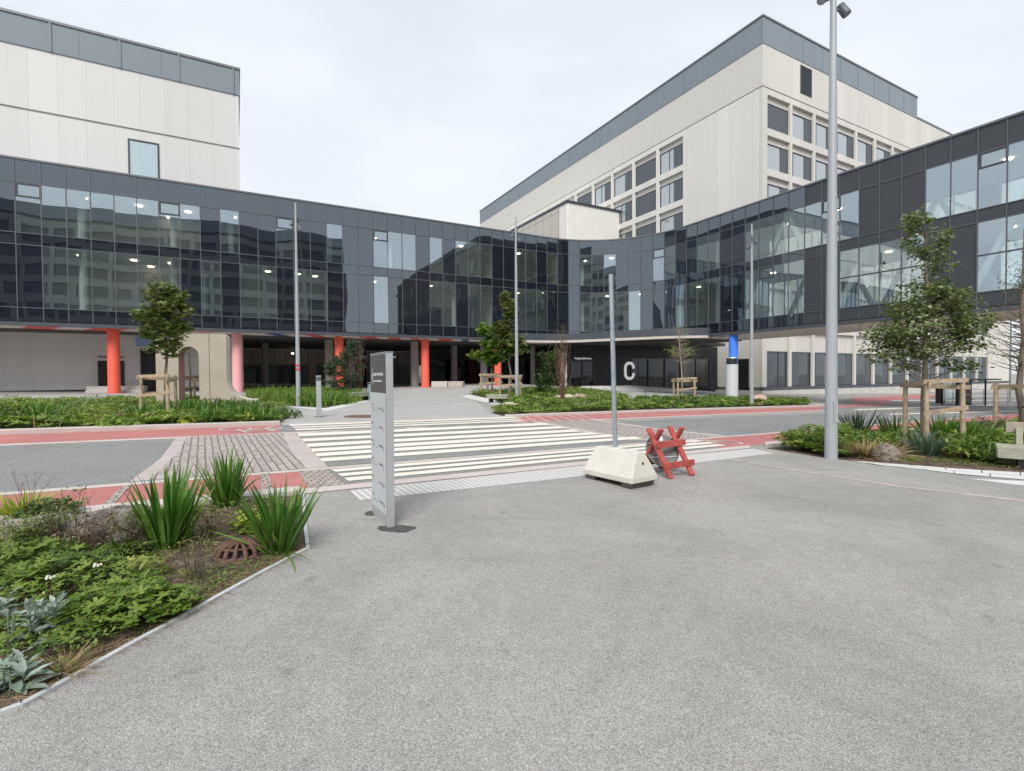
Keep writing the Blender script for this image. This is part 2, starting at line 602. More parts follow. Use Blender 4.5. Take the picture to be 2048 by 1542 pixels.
def brick_mat(name, c1, c2, cm, bw, bh, rot, mortar=.012, bump=.6, rough=.85, offs=.5, squash=1.0):
    m_, nt, out = new_mat(name)
    L = nt.links.new
    g = N(nt, 'ShaderNodeNewGeometry')
    mp = N(nt, 'ShaderNodeMapping'); mp.inputs['Rotation'].default_value = (0, 0, -rot)
    L(g.outputs['Position'], mp.inputs['Vector'])
    nz = N(nt, 'ShaderNodeTexNoise', i_Scale=4.0, i_Detail=2.0); L(g.outputs['Position'], nz.inputs['Vector'])
    sb = N(nt, 'ShaderNodeVectorMath', operation='MULTIPLY_ADD'); sb.inputs[1].default_value = (.05 * bw / .2,) * 3
    L(nz.outputs['Color'], sb.inputs[0]); L(mp.outputs[0], sb.inputs[2])
    br = N(nt, 'ShaderNodeTexBrick', offset=offs, squash=squash)
    br.inputs['Scale'].default_value = 1.0
    br.inputs['Brick Width'].default_value = bw
    br.inputs['Row Height'].default_value = bh
    br.inputs['Mortar Size'].default_value = mortar
    br.inputs['Mortar Smooth'].default_value = .25
    br.inputs['Color1'].default_value = c4(c1); br.inputs['Color2'].default_value = c4(c2); br.inputs['Mortar'].default_value = c4(cm)
    L(sb.outputs[0], br.inputs['Vector'])
    n2 = N(nt, 'ShaderNodeTexNoise', i_Scale=25.0, i_Detail=5.0); L(g.outputs['Position'], n2.inputs['Vector'])
    r2 = N(nt, 'ShaderNodeMapRange'); r2.inputs[1].default_value = .3; r2.inputs[2].default_value = .7; r2.inputs[3].default_value = .8; r2.inputs[4].default_value = 1.2
    L(n2.outputs['Fac'], r2.inputs[0])
    vm = N(nt, 'ShaderNodeVectorMath', operation='SCALE'); L(br.outputs['Color'], vm.inputs[0]); L(r2.outputs[0], vm.inputs['Scale'])
    p = N(nt, 'ShaderNodeBsdfPrincipled', i_Roughness=rough); p.inputs['Specular IOR Level'].default_value = .3
    L(vm.outputs[0], p.inputs['Base Color'])
    b = N(nt, 'ShaderNodeBump', i_Strength=bump, i_Distance=.01, invert=True); L(br.outputs['Fac'], b.inputs['Height']); L(b.outputs[0], p.inputs['Normal'])
    L(p.outputs[0], out.inputs[0])
    return m_


def rib_mat(name, col, rot, pitch):
    m_, nt, out = new_mat(name)
    L = nt.links.new
    g = N(nt, 'ShaderNodeNewGeometry')
    mp = N(nt, 'ShaderNodeMapping'); mp.inputs['Rotation'].default_value = (0, 0, -rot)
    L(g.outputs['Position'], mp.inputs['Vector'])
    w = N(nt, 'ShaderNodeTexWave', wave_type='BANDS', bands_direction='X', i_Scale=.314 / pitch, i_Distortion=0.0)
    L(mp.outputs[0], w.inputs['Vector'])
    mx = N(nt, 'ShaderNodeMix', data_type='RGBA'); mx.inputs[6].default_value = c4(col, .72); mx.inputs[7].default_value = c4(col, 1.06)
    L(w.outputs['Fac'], mx.inputs[0])
    p = N(nt, 'ShaderNodeBsdfPrincipled', i_Roughness=.8); L(mx.outputs[2], p.inputs['Base Color'])
    b = N(nt, 'ShaderNodeBump', i_Strength=.5, i_Distance=.008); L(w.outputs['Fac'], b.inputs['Height']); L(b.outputs[0], p.inputs['Normal'])
    L(p.outputs[0], out.inputs[0])
    return m_


GM = dict(
    ground=asphalt_mat('exposed_aggregate', (.235, .225, .213), (.535, .515, .494), 190, .5, .20),
    road=asphalt_mat('road_asphalt', (.19, .19, .188), (.37, .37, .365), 90, .5, .14, bump=.2),
    red=mat('red_asphalt', (.41, .155, .145), .85, var=.13, vs=.9, fine=.16, fs=140, bump=.2, bs=200),
    kerb=mat('granite_kerb', (.50, .445, .42), .8, var=.08, vs=2.5, fine=.12, fs=120),
    white=mat('road_paint', (.70, .665, .59), .7, var=.07, vs=1.6, fine=.16, fs=26),
    strip=mat('pale_granite', (.44, .385, .365), .8, var=.1, vs=1.6, fine=.12, fs=90),
    plaza=asphalt_mat('plaza_concrete', (.34, .333, .322), (.56, .548, .53), 60, .5, .1, bump=.1),
    cobble=brick_mat('granite_setts', (.45, .395, .37), (.33, .295, .275), (.16, .142, .13), .19, .125, RA + R(90), .014),
    sett2=brick_mat('small_setts', (.44, .37, .34), (.33, .285, .265), (.16, .14, .13), .12, .12, RA, .012),
    tact=rib_mat('tactile_ribs', (.55, .535, .52), RA, .09),
    soil=mat('garden_soil', (.05, .037, .026), .95, var=.5, vs=7, bump=1.0, bs=35, col2=(.11, .08, .055), fine=.4, fs=45),
    slab=mat('white_paving', (.60, .60, .59), .7, var=.06, vs=1.5, fine=.06, fs=40),
    steel=mat('galvanised_edging', (.60, .62, .63), .5, metal=.25, var=.12, vs=6),
    patch=mat('dark_patch', (.075, .072, .07), .9, var=.25, vs=9, fine=.35, fs=110, bump=.5, bs=120),
    cover=mat('rusty_iron', (.145, .075, .055), .85, var=.3, vs=8, fine=.3, fs=60),
    brown=mat('brown_setts', (.43, .375, .35), .85, var=.25, vs=5, fine=.3, fs=60),
)


def LY(y0):
    """photo row of the road-parallel line that crosses the left picture edge at row y0"""
    return lambda x: y0 + (779 - y0) * x / 2640.0


def band(y0, y1, xs, xe, n=1):
    a, b = LY(y0), LY(y1)
    X = [xs + (xe - xs) * i / n for i in range(n + 1)]
    return [(x, a(x)) for x in X] + [(x, b(x)) for x in reversed(X)]


# the base sheet, one mesh out to the horizon
def base_sheet():
    xs = [-900, -250, -100, -60] + list(range(-45, 46)) + [60, 100, 250, 900]
    ys = [-300, -100, -30, -10, 0, 5] + list(range(10, 76)) + [90, 110, 200, 500, 1500]
    v = [(x, y, float(gz(x, y))) for y in ys for x in xs]
    w = len(xs)
    f = [(j * w + i, j * w + i + 1, (j + 1) * w + i + 1, (j + 1) * w + i) for j in range(len(ys) - 1) for i in range(w - 1)]
    me = bpy.data.meshes.new('ground')
    me.from_pydata(v, [], f)
    me.materials.append(GM['ground'])
    o = bpy.data.objects.new('ground', me)
    COL.objects.link(o)
    tag(o, kind='structure')


base_sheet()
D = .004
YF0, YF1, YR0, YR1, YN0, YN1, YK0, YK1 = 866.5, 870.0, 889., 892.6, 986., 992., 1038., 1051.

drape('road', pg(band(YR1, YN0, -900, 2330)), D, GM['road'])
# far cycle lane, near cycle lane
drape('cycle_lane', pg(band(YF1, YR0, -900, 559)), D, GM['red'])
drape('cycle_lane', pg(band(YF1, YR0, 1028, 1640)), D, GM['red'])
drape('cycle_lane', pg(band(YN1, YK0, -900, 262)), D, GM['red'])
drape('cycle_lane', pg([(262, LY(YN1)(262)), (598, LY(YN1)(598)), (618, LY(YK0)(618)), (229, LY(YK0)(229))]), D, GM['red'])
drape('cycle_lane', pg([(1374, LY(YN1)(1374)), (2300, LY(YN1)(2300)), (2300, LY(YK0)(2300)), (1440, LY(YK0)(1440))]), D, GM['red'])
drape('crossing_bed', pg(band(YF1, YR0, 559, 1028)), D, GM['road'])
# pale lines and kerbs
drape('lane_line', pg(band(YR0, YR1, -900, 1650)), 2 * D, GM['kerb'])
drape('lane_line', pg(band(YN0, YN1, -900, 2330)), 2 * D, GM['kerb'])
drape('kerb', pg(band(YF0, YF1, -900, 560)), 0, GM['kerb'], h=.10)
drape('kerb', pg(band(YF0, YF1, 1010, 1660)), 0, GM['kerb'], h=.08)
drape('kerb', pg(band(YF0, YF1, 560, 1010)), 2 * D, GM['strip'])
drape('kerb', pg(band(YK0, YK1, -900, 600)), 0, GM['kerb'], h=.05)
drape('kerb', pg(band(YK0, YK1, 600, 1500)), 2 * D, GM['kerb'])
drape('kerb', pg(band(YK0, YK1, 1530, 2400)), 0, GM['kerb'], h=.05)
# the plaza on the far side
drape('plaza', pg([(560, LY(YF0)(560)), (1010, LY(YF0)(1010)), (983, 826), (935, 787), (1030, 779), (1180, 780), (1262, 796), (1312, 797), (1612, 801), (1640, LY(YF0)(1640)),
                   (1720, 806), (1700, 796), (1520, 792), (1440, 786), (1300, 772), (1130, 764), (900, 766), (700, 771), (480, 781), (300, 787), (-250, 795),
                   (-250, 812), (0, 808), (310, 802), (470, 797), (500, 803), (545, 815), (587, 829)]), D, GM['plaza'])
# near lane between setts and zebra
drape('setts', pg([(604, LY(YN1)(604)), (655, LY(YN1)(655)), (690, LY(YK0)(690)), (622, LY(YK0)(622))]), D, GM['sett2'])
drape('sett_strip', pg([(246, 973), (263, 971.5), (228, 1010), (203, 1013)]), 3 * D, GM['sett2'])
drape('sett_strip', pg([(521, 949), (538, 947.5), (545, 985), (523, 988)]), 3 * D, GM['sett2'])
# raised table of the crossing: left ramp and right ramp in granite setts
drape('setts', pg([(374, 874), (566, 866.5), (580, 900), (612, 938), (300, 961), (330, 930), (358, 903)]), 2 * D, GM['cobble'])
drape('granite_band', pg([(353, 875), (374, 874), (358, 903), (330, 930), (300, 961), (258, 965), (322, 917)]), 2 * D, GM['strip'])
drape('granite_band', pg([(566, 866.5), (589, 865.5), (642, 918), (656, 934.5), (612, 938), (580, 900)]), 2 * D, GM['strip'])
drape('setts', pg([(1078, 843.5), (1176, 839.5), (1305, 859), (1440, 874), (1366, 880), (1274, 879), (1180, 862)]), 2 * D, GM['cobble'])
drape('granite_band', pg([(1062, 844), (1078, 843.5), (1180, 862), (1274, 879), (1366, 880), (1340, 882), (1262, 881), (1160, 864)]), 3 * D, GM['strip'])
drape('granite_band', pg([(1176, 839.5), (1192, 839), (1320, 858), (1462, 873), (1440, 874), (1305, 859)]), 3 * D, GM['strip'])
# dark asphalt under the zebra
drape('crossing_bed', pg([(590, 866), (1062, 844), (1160, 864), (1262, 881), (1340, 882), (656, 934)]), 2 * D, GM['road'])
drape('crossing_bed', pg([(655, LY(YN1)(655)), (1380, LY(YN1)(1380)), (1445, LY(YK0)(1445)), (690, LY(YK0)(690))]), D, GM['road'])


def zebra():
    """all white bars of the crossing"""
    rows = [(842.4, 845.2, 577, 1032), (847.0, 849.2, 584, 1040), (850.8, 853.6, 589, 1048),
            (859.5, 865, 594, 1092), (869.5, 875, 603, 1122), (879.3, 885.3, 612, 1152), (888.8, 895, 621, 1188), (897.6, 904, 630, 1226), (907.8, 914.4, 640, 1275),
            (929.8, 935.0, 662, 1398), (938.8, 944.4, 675, 1420), (948, 954.6, 688, 1442)]
    for ya, yb, xl, xr in rows:
        f = lambda y0: (lambda x: y0 + (779 - y0) * (x - 790) / 1850.0)
        a, b = f(ya), f(yb)
        sk = 4 if ya < 925 else 9
        pts = pg([(xl, a(xl)), (xr - 6, a(xr - 6)), (xr + 12, b(xr + 12)), (xl + sk, b(xl + sk))])
        drape('zebra_bar', pts, 3 * D + (.004 if ya < 925 and ya > 856 else 0), GM['white'])


zebra()
drape('tactile_paving', pg([(700, 981.5), (1060, 942.5), (1300, 917), (1505, 897.5), (1548, 907), (1320, 935), (1060, 964.5), (719, 1001)]), D, GM['tact'])
# hatched end of the far red lane
for i in range(6):
    x = 1050 + i * 21
    a, b = LY(YF1), LY(YR0)
    drape('lane_hatch', pg([(x, a(x)), (x + 3, a(x + 3)), (x + 26 + i * 3, b(x + 26 + i * 3)), (x + 22 + i * 3, b(x + 22 + i * 3))]), 2 * D, GM['kerb'])


def bike_mark(c, e, s):
    """painted bicycle: two wheels, frame, handlebar; e = reading direction along the lane"""
    e = Vector(e).normalized()
    n = Vector((-e.y, e.x, 0))
    b = MB()

    def P(u, v):
        q = Vector(c) + e * (u * s) + n * (v * s)
        return Vector((q.x, q.y, float(gz(q.x, q.y)) + 3 * D))

    def ring(u, v, r, w, k=22):
        for i in range(k):
            a0, a1 = 2 * math.pi * i / k, 2 * math.pi * (i + 1) / k
            b.quad(P(u + (r - w) * math.cos(a0), v + (r - w) * math.sin(a0)), P(u + r * math.cos(a0), v + r * math.sin(a0)),
                   P(u + r * math.cos(a1), v + r * math.sin(a1)), P(u + (r - w) * math.cos(a1), v + (r - w) * math.sin(a1)))

    def bar(u0, v0, u1, v1, w=.07):
        d = Vector((u1 - u0, v1 - v0)); d.normalize(); q = Vector((-d.y, d.x)) * w / 2
        b.quad(P(u0 - q.x, v0 - q.y), P(u1 - q.x, v1 - q.y), P(u1 + q.x, v1 + q.y), P(u0 + q.x, v0 + q.y))
    ring(-.52, 0, .36, .065); ring(.52, 0, .36, .065)
    bar(-.5, 0.05, -.2, .55); bar(-.17, .52, .37, .52); bar(.35, .5, -.02, .0); bar(-.5, .03, -.08, .03); bar(-.1, .06, -.22, .7)
    bar(.35, .75, .5, .05); bar(-.34, .72, -.1, .72); bar(.2, .78, .4, .78)
    o = b.build('bicycle_marking', GM['kerb'])
    tag(o, kind='structure')


q0 = gp(1430, 888)
bike_mark(q0, RD, .95)
q1 = gp(520, 857)
bike_mark(q1, -RD, 1.1)
# slabs beside the right-hand bed
T0 = [(1700, 921.6), (1800, 929), (1925, 938.5), (2060, 946), (2240, 955)]
T1 = [(1757, 931), (1830, 937.5), (1926, 950), (2060, 961), (2240, 972)]


def lerp_poly(P, t):
    t = t * (len(P) - 1)
    i = min(int(t), len(P) - 2)
    a = t - i
    return (P[i][0] * (1 - a) + P[i + 1][0] * a, P[i][1] * (1 - a) + P[i + 1][1] * a)


drape('slab_bed', pg(T0 + T1[::-1]), D, GM['patch'])
for i in range(7):
    a, b = i / 7 + .0022, (i + 1) / 7 - .0022
    if i == 0: a = .0
    for (u, v) in ((.02, .485), (.505, .98)):
        q = []
        o_ = .03 if u > .4 else 0
        for tt, ww in ((a + o_, u), (b + o_, u), (b + o_, v), (a + o_, v)):
            tt = min(1, tt)
            A, B = lerp_poly(T0, tt), lerp_poly(T1, tt)
            q.append((A[0] * (1 - ww) + B[0] * ww, A[1] * (1 - ww) + B[1] * ww))
        drape('paving_slab', pg(q), 2 * D, GM['slab'])
drape('paving_slab', pg([(1930, 957), (2060, 963), (2240, 974), (2240, 990), (2060, 973)]), D, GM['slab'])
# thin run of brown setts across the pavement
drape('sett_strip', pg([(1450, 917), (1600, 941), (1800, 972), (2060, 1002), (2060, 1005), (1800, 974.5), (1600, 943), (1450, 918.2)]), D, GM['brown'])
# pale slabs of the far paths
drape('paving_slab', pg([(921, 793), (940, 789), (985, 799), (1008, 809), (985, 808), (945, 799)]), 2 * D, GM['slab'])
drape('paving_slab', pg([(560, 811.6), (650, 816.6), (742, 795), (770, 793), (735, 803), (690, 814), (655, 822)]), 2 * D, GM['slab'])
# iron cover in the plaza and dark patches round the sign foot
def blob(name, px, py, rx, ry, dz, mt, seed=0, k=22, wob=.18):
    c = gp(px, py)
    pts = []
    for i in range(k):
        a = 2 * math.pi * i / k
        w = 1 + wob * noise.noise(Vector((math.cos(a) * 1.5, math.sin(a) * 1.5, seed)))
        pts.append((c.x + rx * w * math.cos(a), c.y + ry * w * math.sin(a)))
    return drape(name, pts, dz, mt)


blob('manhole_cover', 724, 833, .62, .62, 2 * D, GM['cover'], wob=0)
blob('asphalt_patch', 793, 1057, .21, .10, D, GM['patch'], 3, wob=.5)
blob('asphalt_patch', 752, 1027, .16, .085, D, GM['patch'], 8, wob=.5)
# street beyond the right-hand lane
drape('side_street', pg([(1690, 798), (2240, 780), (2240, 806), (1700, 826), (1640, 818)]), 3 * D, GM['road'])
drape('cycle_lane', pg([(1700, 796), (1830, 790), (1905, 790), (1780, 803), (1715, 808)]), 4 * D, GM['red'])
drape('cycle_lane', pg([(1640, 814), (1700, 811), (1790, 806), (1770, 811), (1660, 817)]), 4 * D, GM['red'])
for i in range(4):
    x, y = 1705 + i * 68, 819 - i * 2.5
    drape('zebra_bar', pg([(x, y), (x + 80, y - 2.4), (x + 90, y - .6), (x + 12, y + 1.8)]), 4 * D, GM['white'])
for y0, y1, y2, y3 in ((801, 802.3, 797, 798), (828, 830, 817, 818.6)):
    drape('lane_line', pg([(1780, y0), (2240, y2), (2240, y3), (1780, y1)]), 4 * D, GM['white'])

# planting beds (soil), each slightly proud of the paving
BED_NEAR = pg([(-420, 1105), (0, 1051.6), (604, 989.5), (607, 1040), (614, 1097), (520, 1147), (354, 1239), (245, 1299), (109, 1375), (46, 1409), (0, 1425), (-420, 1540)])
BED_RIGHT = pg([(1532, 897), (1570, 903), (1640, 914.5), (1702, 921.5), (1800, 929), (1925, 938.5), (2060, 946), (2240, 955), (2400, 940), (2400, 818), (2240, 832), (2048, 852), (1800, 872.5), (1640, 886)])
BED_LEFT = pg([(-250, 873.5), (0, 866), (300, 856), (557, 847), (587, 829.5), (545, 815.5), (500, 803.5), (470, 797.5), (310, 802.5), (0, 808.5), (-250, 812.5)])
BED_MID = pg([(500, 800), (560, 811), (650, 816), (715, 806), (742, 794), (700, 786), (560, 787), (490, 789)])
BED_A = pg([(983, 826), (1006, 832.5), (1060, 830.8), (1620, 812), (1612, 803), (1310, 798), (1235, 808), (1100, 809), (1008, 815)])
BED_B = pg([(937, 788), (1030, 781), (1180, 782.5), (1263, 796.5), (1235, 806), (1100, 807.5), (1010, 812), (985, 799)])
for b_ in (BED_NEAR, BED_RIGHT, BED_LEFT, BED_MID, BED_A, BED_B):
    drape('bed_soil', b_, D * 1.5, GM['soil'])
# steel edging of the near bed
ed = [(606, 988), (608, 1040), (615, 1099), (520, 1149), (354, 1241.5), (245, 1301.5), (109, 1378), (46, 1413), (0, 1429.5), (-420, 1546)]
w_ = [gp(*q) for q in ed]
for i in range(len(w_) - 1):
    a, b = w_[i], w_[i + 1]
    d = (b - a).normalized()
    n = Vector((d.y, -d.x, 0)) * .028
    if n.x < 0 and i > 1: n = -n
    drape('steel_edging', [(a - n * .7).to_2d(), (b - n * .7 + d * .004).to_2d(), (b + n * .4 + d * .004).to_2d(), (a + n * .4).to_2d()], 0, GM['steel'], h=.018)
# ================================================================ buildings
d1 = Vector((.878, .479)).normalized(); nb = Vector((-d1.y, d1.x))
e2 = Vector((.481, -.877)).normalized(); n2 = Vector((-e2.y, e2.x))
P0 = Vector((-27.1, 26.5))
Q0 = Vector((16.28, 35.7))
_den = d1.x * (-e2.y) - d1.y * (-e2.x)
_w = Q0 - P0
tK = (_w.x * (-e2.y) - _w.y * (-e2.x)) / _den
KC = P0 + d1 * tK
RF = 7.9
_ang = math.acos(max(-1, min(1, d1.dot(e2))))
_tl = RF * math.tan(_ang / 2)
sA = tK - _tl
PA = P0 + d1 * sA
PB = KC + e2 * _tl
sB = sA + RF * _ang
CC = PA - nb * RF


def path(s, off=0.0):
    if s <= sA:
        return P0 + d1 * s + nb * off
    if s >= sB:
        return PB + e2 * (s - sB) + n2 * off
    a = (s - sA) / RF
    c, q = math.cos(a), math.sin(a)
    dv = Vector((nb.x * c + nb.y * q, -nb.x * q + nb.y * c))
    return CC + dv * (RF + off)


MOD = 1.05


def S(k): return .747 + MOD * k


def pk(k, off=0.0): return path(S(k), off)


def V3(p, z): return Vector((p[0], p[1], z))


def hit(px, c, n=nb, py=700):
    """plan point where a pixel column meets the vertical plane n.p = c"""
    d = ray(px, py)
    t = c / (d.x * n.x + d.y * n.y)
    return Vector((d.x * t, d.y * t))


c0 = P0.dot(nb)


def s_px(px, off=0.0):
    return (hit(px, c0 + off) - P0).dot(d1)


def strip(mb, o0, o1, z0, z1, k0, k1, mi=0, step=1.0):
    ks = []
    k = k0
    while k < k1 - 1e-6:
        ks.append(k); k += step
    ks.append(k1)
    for a, b in zip(ks[:-1], ks[1:]):
        A, B, C_, D_ = pk(a, o0), pk(b, o0), pk(b, o1), pk(a, o1)
        vs = [V3(A, z0), V3(B, z0), V3(C_, z0), V3(D_, z0), V3(A, z1), V3(B, z1), V3(C_, z1), V3(D_, z1)]
        fs = [(3, 2, 1, 0), (4, 5, 6, 7), (0, 1, 5, 4), (2, 3, 7, 6)]
        if a == ks[0]: fs.append((3, 0, 4, 7))
        if b == ks[-1]: fs.append((1, 2, 6, 5))
        mb.add(vs, fs, mi)


BM = dict(
    spandrel=glass_mat('spandrel_glass', 2.42, (0, 0, 0), (.84, .92, 1.0), opaque=(.009, .011, .017), wav=.014, ws=.4),
    window=glass_mat('window_glass', 4.9, (.85, .93, .90), (.80, .93, 1.0), wav=.010, ws=.4),
    dark=glass_mat('dark_glass', 1.55, (.25, .27, .27), (.9, .93, .95), wav=.012),
    mull=mat('mullion_metal', (.12, .125, .14), .4, metal=.3, var=.05),
    frame=mat('frame_metal', (.055, .06, .075), .4, metal=.2, var=.05),
    matte=mat('matte_dark_panel', (.042, .048, .058), .42, var=.05, vs=.6),
    fascia=mat('fascia_metal', (.075, .083, .10), .45, metal=.2, var=.06),
    cap=mat('parapet_metal', (.16, .165, .18), .4, metal=.4, var=.06),
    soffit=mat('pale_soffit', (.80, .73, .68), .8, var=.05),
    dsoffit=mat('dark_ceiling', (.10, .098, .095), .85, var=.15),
    inner=mat('inner_wall', (.80, .83, .79), .8, var=.06, vs=.6),
    ceil=mat('inner_ceiling', (.72, .74, .70), .9, var=.03),
    flr=mat('inner_floor', (.36, .36, .34), .5, var=.1),
    white=mat('white_steel', (.70, .74, .70), .5, var=.04),
    lamp=emit_mat('lamp_light', (1.0, .84, .62), 4.5),
    lampw=emit_mat('lamp_light_white', (1.0, .93, .80), 10),
    concA=panel_mat('pale_cladding', (.64, .635, .62), 1.35, d1, joint=.022, var=.10, jcol=.80),
    concC=panel_mat('cream_cladding', (.60, .58, .54), 1.37, d1, joint=.022, var=.10, jcol=.80),
    concD=panel_mat('cream_cladding_side', (.645, .63, .595), 1.43, nb, joint=.022, var=.10, jcol=.80),
    slate=panel_mat('slate_cladding', (.215, .25, .285), 4.2, d1, joint=.05, var=.06, jcol=.7, rough=.5),
    slateD=panel_mat('slate_cladding_side', (.20, .235, .265), 5.0, nb, joint=.04, var=.05, jcol=.75, rough=.5),
    base=mat('concrete_base', (.50, .485, .455), .85, var=.1, vs=.9, fine=.08, fs=20),
    rawc=mat('grey_column', (.36, .335, .315), .85, var=.12, vs=1.5, fine=.1, fs=25),
    coral=mat('coral_paint', (.86, .135, .085), .5, var=.05),
    pink=mat('pink_paint', (.85, .40, .42), .5, var=.04),
    blue=mat('blue_paint', (.07, .25, .95), .45, var=.04),
    navy=mat('navy_paint', (.06, .12, .28), .6, var=.04),
    black=mat('black_cladding', (.014, .015, .017), .45, var=.2, vs=2),
    beige=panel_mat('beige_panel', (.74, .68, .62), 1.02, d1, joint=.05, var=.03, jcol=.3),
    letter=mat('white_letter', (.88, .88, .88), .5, var=.03),
    screen=mat('sun_screen', (.085, .10, .115), .6, var=.06),
    blind=mat('blind_cloth', (.55, .56, .56), .9, var=.05),
    steel=mat('brushed_steel', (.52, .54, .56), .35, metal=.8, var=.08, vs=12),
)

# ---------------------------------------------------------------- glazed wing
ZR = [4.75, 5.47, 8.84, 9.47, 12.15, 13.35]
UP_G = [0, 1, 2, 3, 4, 5, 6, 7, 9, 12, 15, 18, 19, 20, 22, 24, 25, 26, 29, 30, 32, 35, 36, 37, 41, 42, 45, 46, 49, 50, 51, 52, 53, 54, 55, 59, 60, 61, 62, 63]
LO_G = [1, 2, 3, 4, 5, 6, 8, 10, 11, 13, 14, 18, 22, 23, 25, 26, 29, 30, 31, 35, 36, 37, 38, 39, 43, 44, 45, 46, 49, 50, 51, 52, 55, 56, 57, 58, 61, 62, 63]
HOP_U = {0, 6, 12, 18, 26, 36, 41, 54, 61}
HOP_L = {8, 14, 26, 50}
K0, K1 = -10, 104
wing = thing('glazed_wing', V3(pk(12), float(gz(*pk(12)))), 'long black glass wing on coloured columns, bending round the court to a bridge', 'building')

sp = MB(); mu = MB()
for k in range(K0, K1):
    for r in range(5):
        if (r == 3 and k in UP_G) or (r == 1 and k in LO_G):
            continue
        A, B = pk(k), pk(k + 1)
        n = Vector((-(B - A).y, (B - A).x)).normalized()
        j = [random.uniform(-.0022, .0022) for _ in range(3)]
        a = A - n * j[0]; b = B - n * j[1]
        a2 = A - n * (j[0] + j[2]); b2 = B - n * (j[1] + j[2])
        sp.quad(V3(a, ZR[r]), V3(b, ZR[r]), V3(b2, ZR[r + 1]), V3(a2, ZR[r + 1]), 1 if k >= 53 else 0)
sp.build('spandrel_panels', [BM['spandrel'], BM['matte']], wing)
for k in range(K0, K1 + 1):
    p = pk(k)
    a, b = pk(k - .02), pk(k + .02)
    t = (b - a).normalized(); n = Vector((-t.y, t.x))
    mu.box(V3(p - n * .012, (ZR[0] + ZR[-1]) / 2), (.042, .06, ZR[-1] - ZR[0]), (t, n))
for z in ZR[1:5]:
    strip(mu, -.034, .03, z - .02, z + .02, K0, K1)
mu.build('mullions', BM['mull'], wing)
fa = MB()
strip(fa, -.06, .14, 4.49, 4.70, K0, K1)
strip(fa, .06, .45, 4.705, 4.748, K0, K1)
fa.build('fascia', BM['fascia'], wing)
cp = MB()
strip(cp, -.07, .5, 13.36, 13.46, K0, K1)
cp.build('parapet_cap', BM['cap'], wing)
# slabs, ceilings, inner walls
for z0, z1, nm, mt in ((4.76, 5.36, 'floor_slab', 'flr'), (8.92, 9.36, 'floor_slab', 'flr'), (8.86, 8.915, 'ceiling', 'ceil'), (12.22, 12.28, 'ceiling', 'ceil')):
    sl = MB(); strip(sl, .12, 6.0, z0, z1, K0, K1, 0); sl.build(nm, BM[mt], wing)
rf = MB()
strip(rf, .06, 6.35, 12.29, 13.3, K0, K1)
strip(rf, 6.36, 17.9, 12.4, 13.2, 11.5, 38)
rf.build('roof', BM['cap'], wing)
iw = MB()
strip(iw, 5.0, 5.2, 5.37, 8.855, K0, 47)
strip(iw, 5.0, 5.2, 9.37, 12.215, K0, 47)
for k in (-1.5, 8, 17.5, 27.5, 33.5, 40, 47.4):
    for z0, z1 in ((5.37, 8.855), (9.37, 12.215)):
        strip(iw, .7, 5.0, z0, z1, k, k + .15)
iw.build('inner_wall', BM['inner'], wing)
dr = MB()
for k in (3.2, 6.4, 14.4, 23.6, 31.0, 37.2, 43.7):
    strip(dr, 4.93, 4.99, 5.38, 7.6, k, k + 1.0)
for k in (2.6, 5.4, 19.2, 25.3, 36.4, 45.1):
    strip(dr, 4.93, 4.99, 9.38, 11.5, k, k + .95)
dr.build('inner_door', BM['screen'], wing)
ic = MB()
for k in (-2.5, 2.4, 6.6, 9.55, 15.3, 19.4, 24.3, 29.5, 35.4, 42.6, 46.0):
    for z0, z1 in ((5.37, 8.855), (9.37, 12.215)):
        ic.cyl(V3(pk(k, 1.15), z0), .2, .2, z1 - z0, 12)
ic.build('inner_column', BM['white'], wing)
# far side of the bridge: glass between dark bands
fs_ = MB(); fg = MB()
for k in range(47, K1):
    for r in range(5):
        op = r in (0, 2, 4) or (k % 7 in (3,))
        A, B = pk(k, 6.2), pk(k + 1, 6.2)
        (fs_ if op else fg).quad(V3(B, ZR[r]), V3(A, ZR[r]), V3(A, ZR[r + 1]), V3(B, ZR[r + 1]))
fs_.build('rear_panels', BM['fascia'], wing)
fg.build('rear_glazing', BM['window'], wing)
rm = MB()
for k in range(47, K1):
    p = pk(k, 6.16); rm.box(V3(p, 8.9), (.07, .1, 8.2), (e2, n2))
rm.build('rear_mullions', BM['white'], wing)
# diagonal steel in the bridge
for (ka, kb) in ((48.5, 51.5), (54.5, 51.5), (54.5, 57.5), (60.5, 57.5), (60.5, 63.5), (66.5, 63.5)):
    b = MB()
    for o_ in (.75, 5.5):
        b.beam(V3(pk(ka, o_), 5.4), V3(pk(kb, o_), 12.2), .26, .26)
    b.build('diagonal_brace', BM['white'], wing)


def frame_ring(b, k, z0, z1, w, o0, o1):
    """rectangular frame within one bay"""
    f = w / MOD
    strip(b, o0, o1, z0, z0 + w, k, k + 1)
    strip(b, o0, o1, z1 - w, z1, k, k + 1)
    strip(b, o0, o1, z0 + w, z1 - w, k, k + f)
    strip(b, o0, o1, z0 + w, z1 - w, k + 1 - f, k + 1)


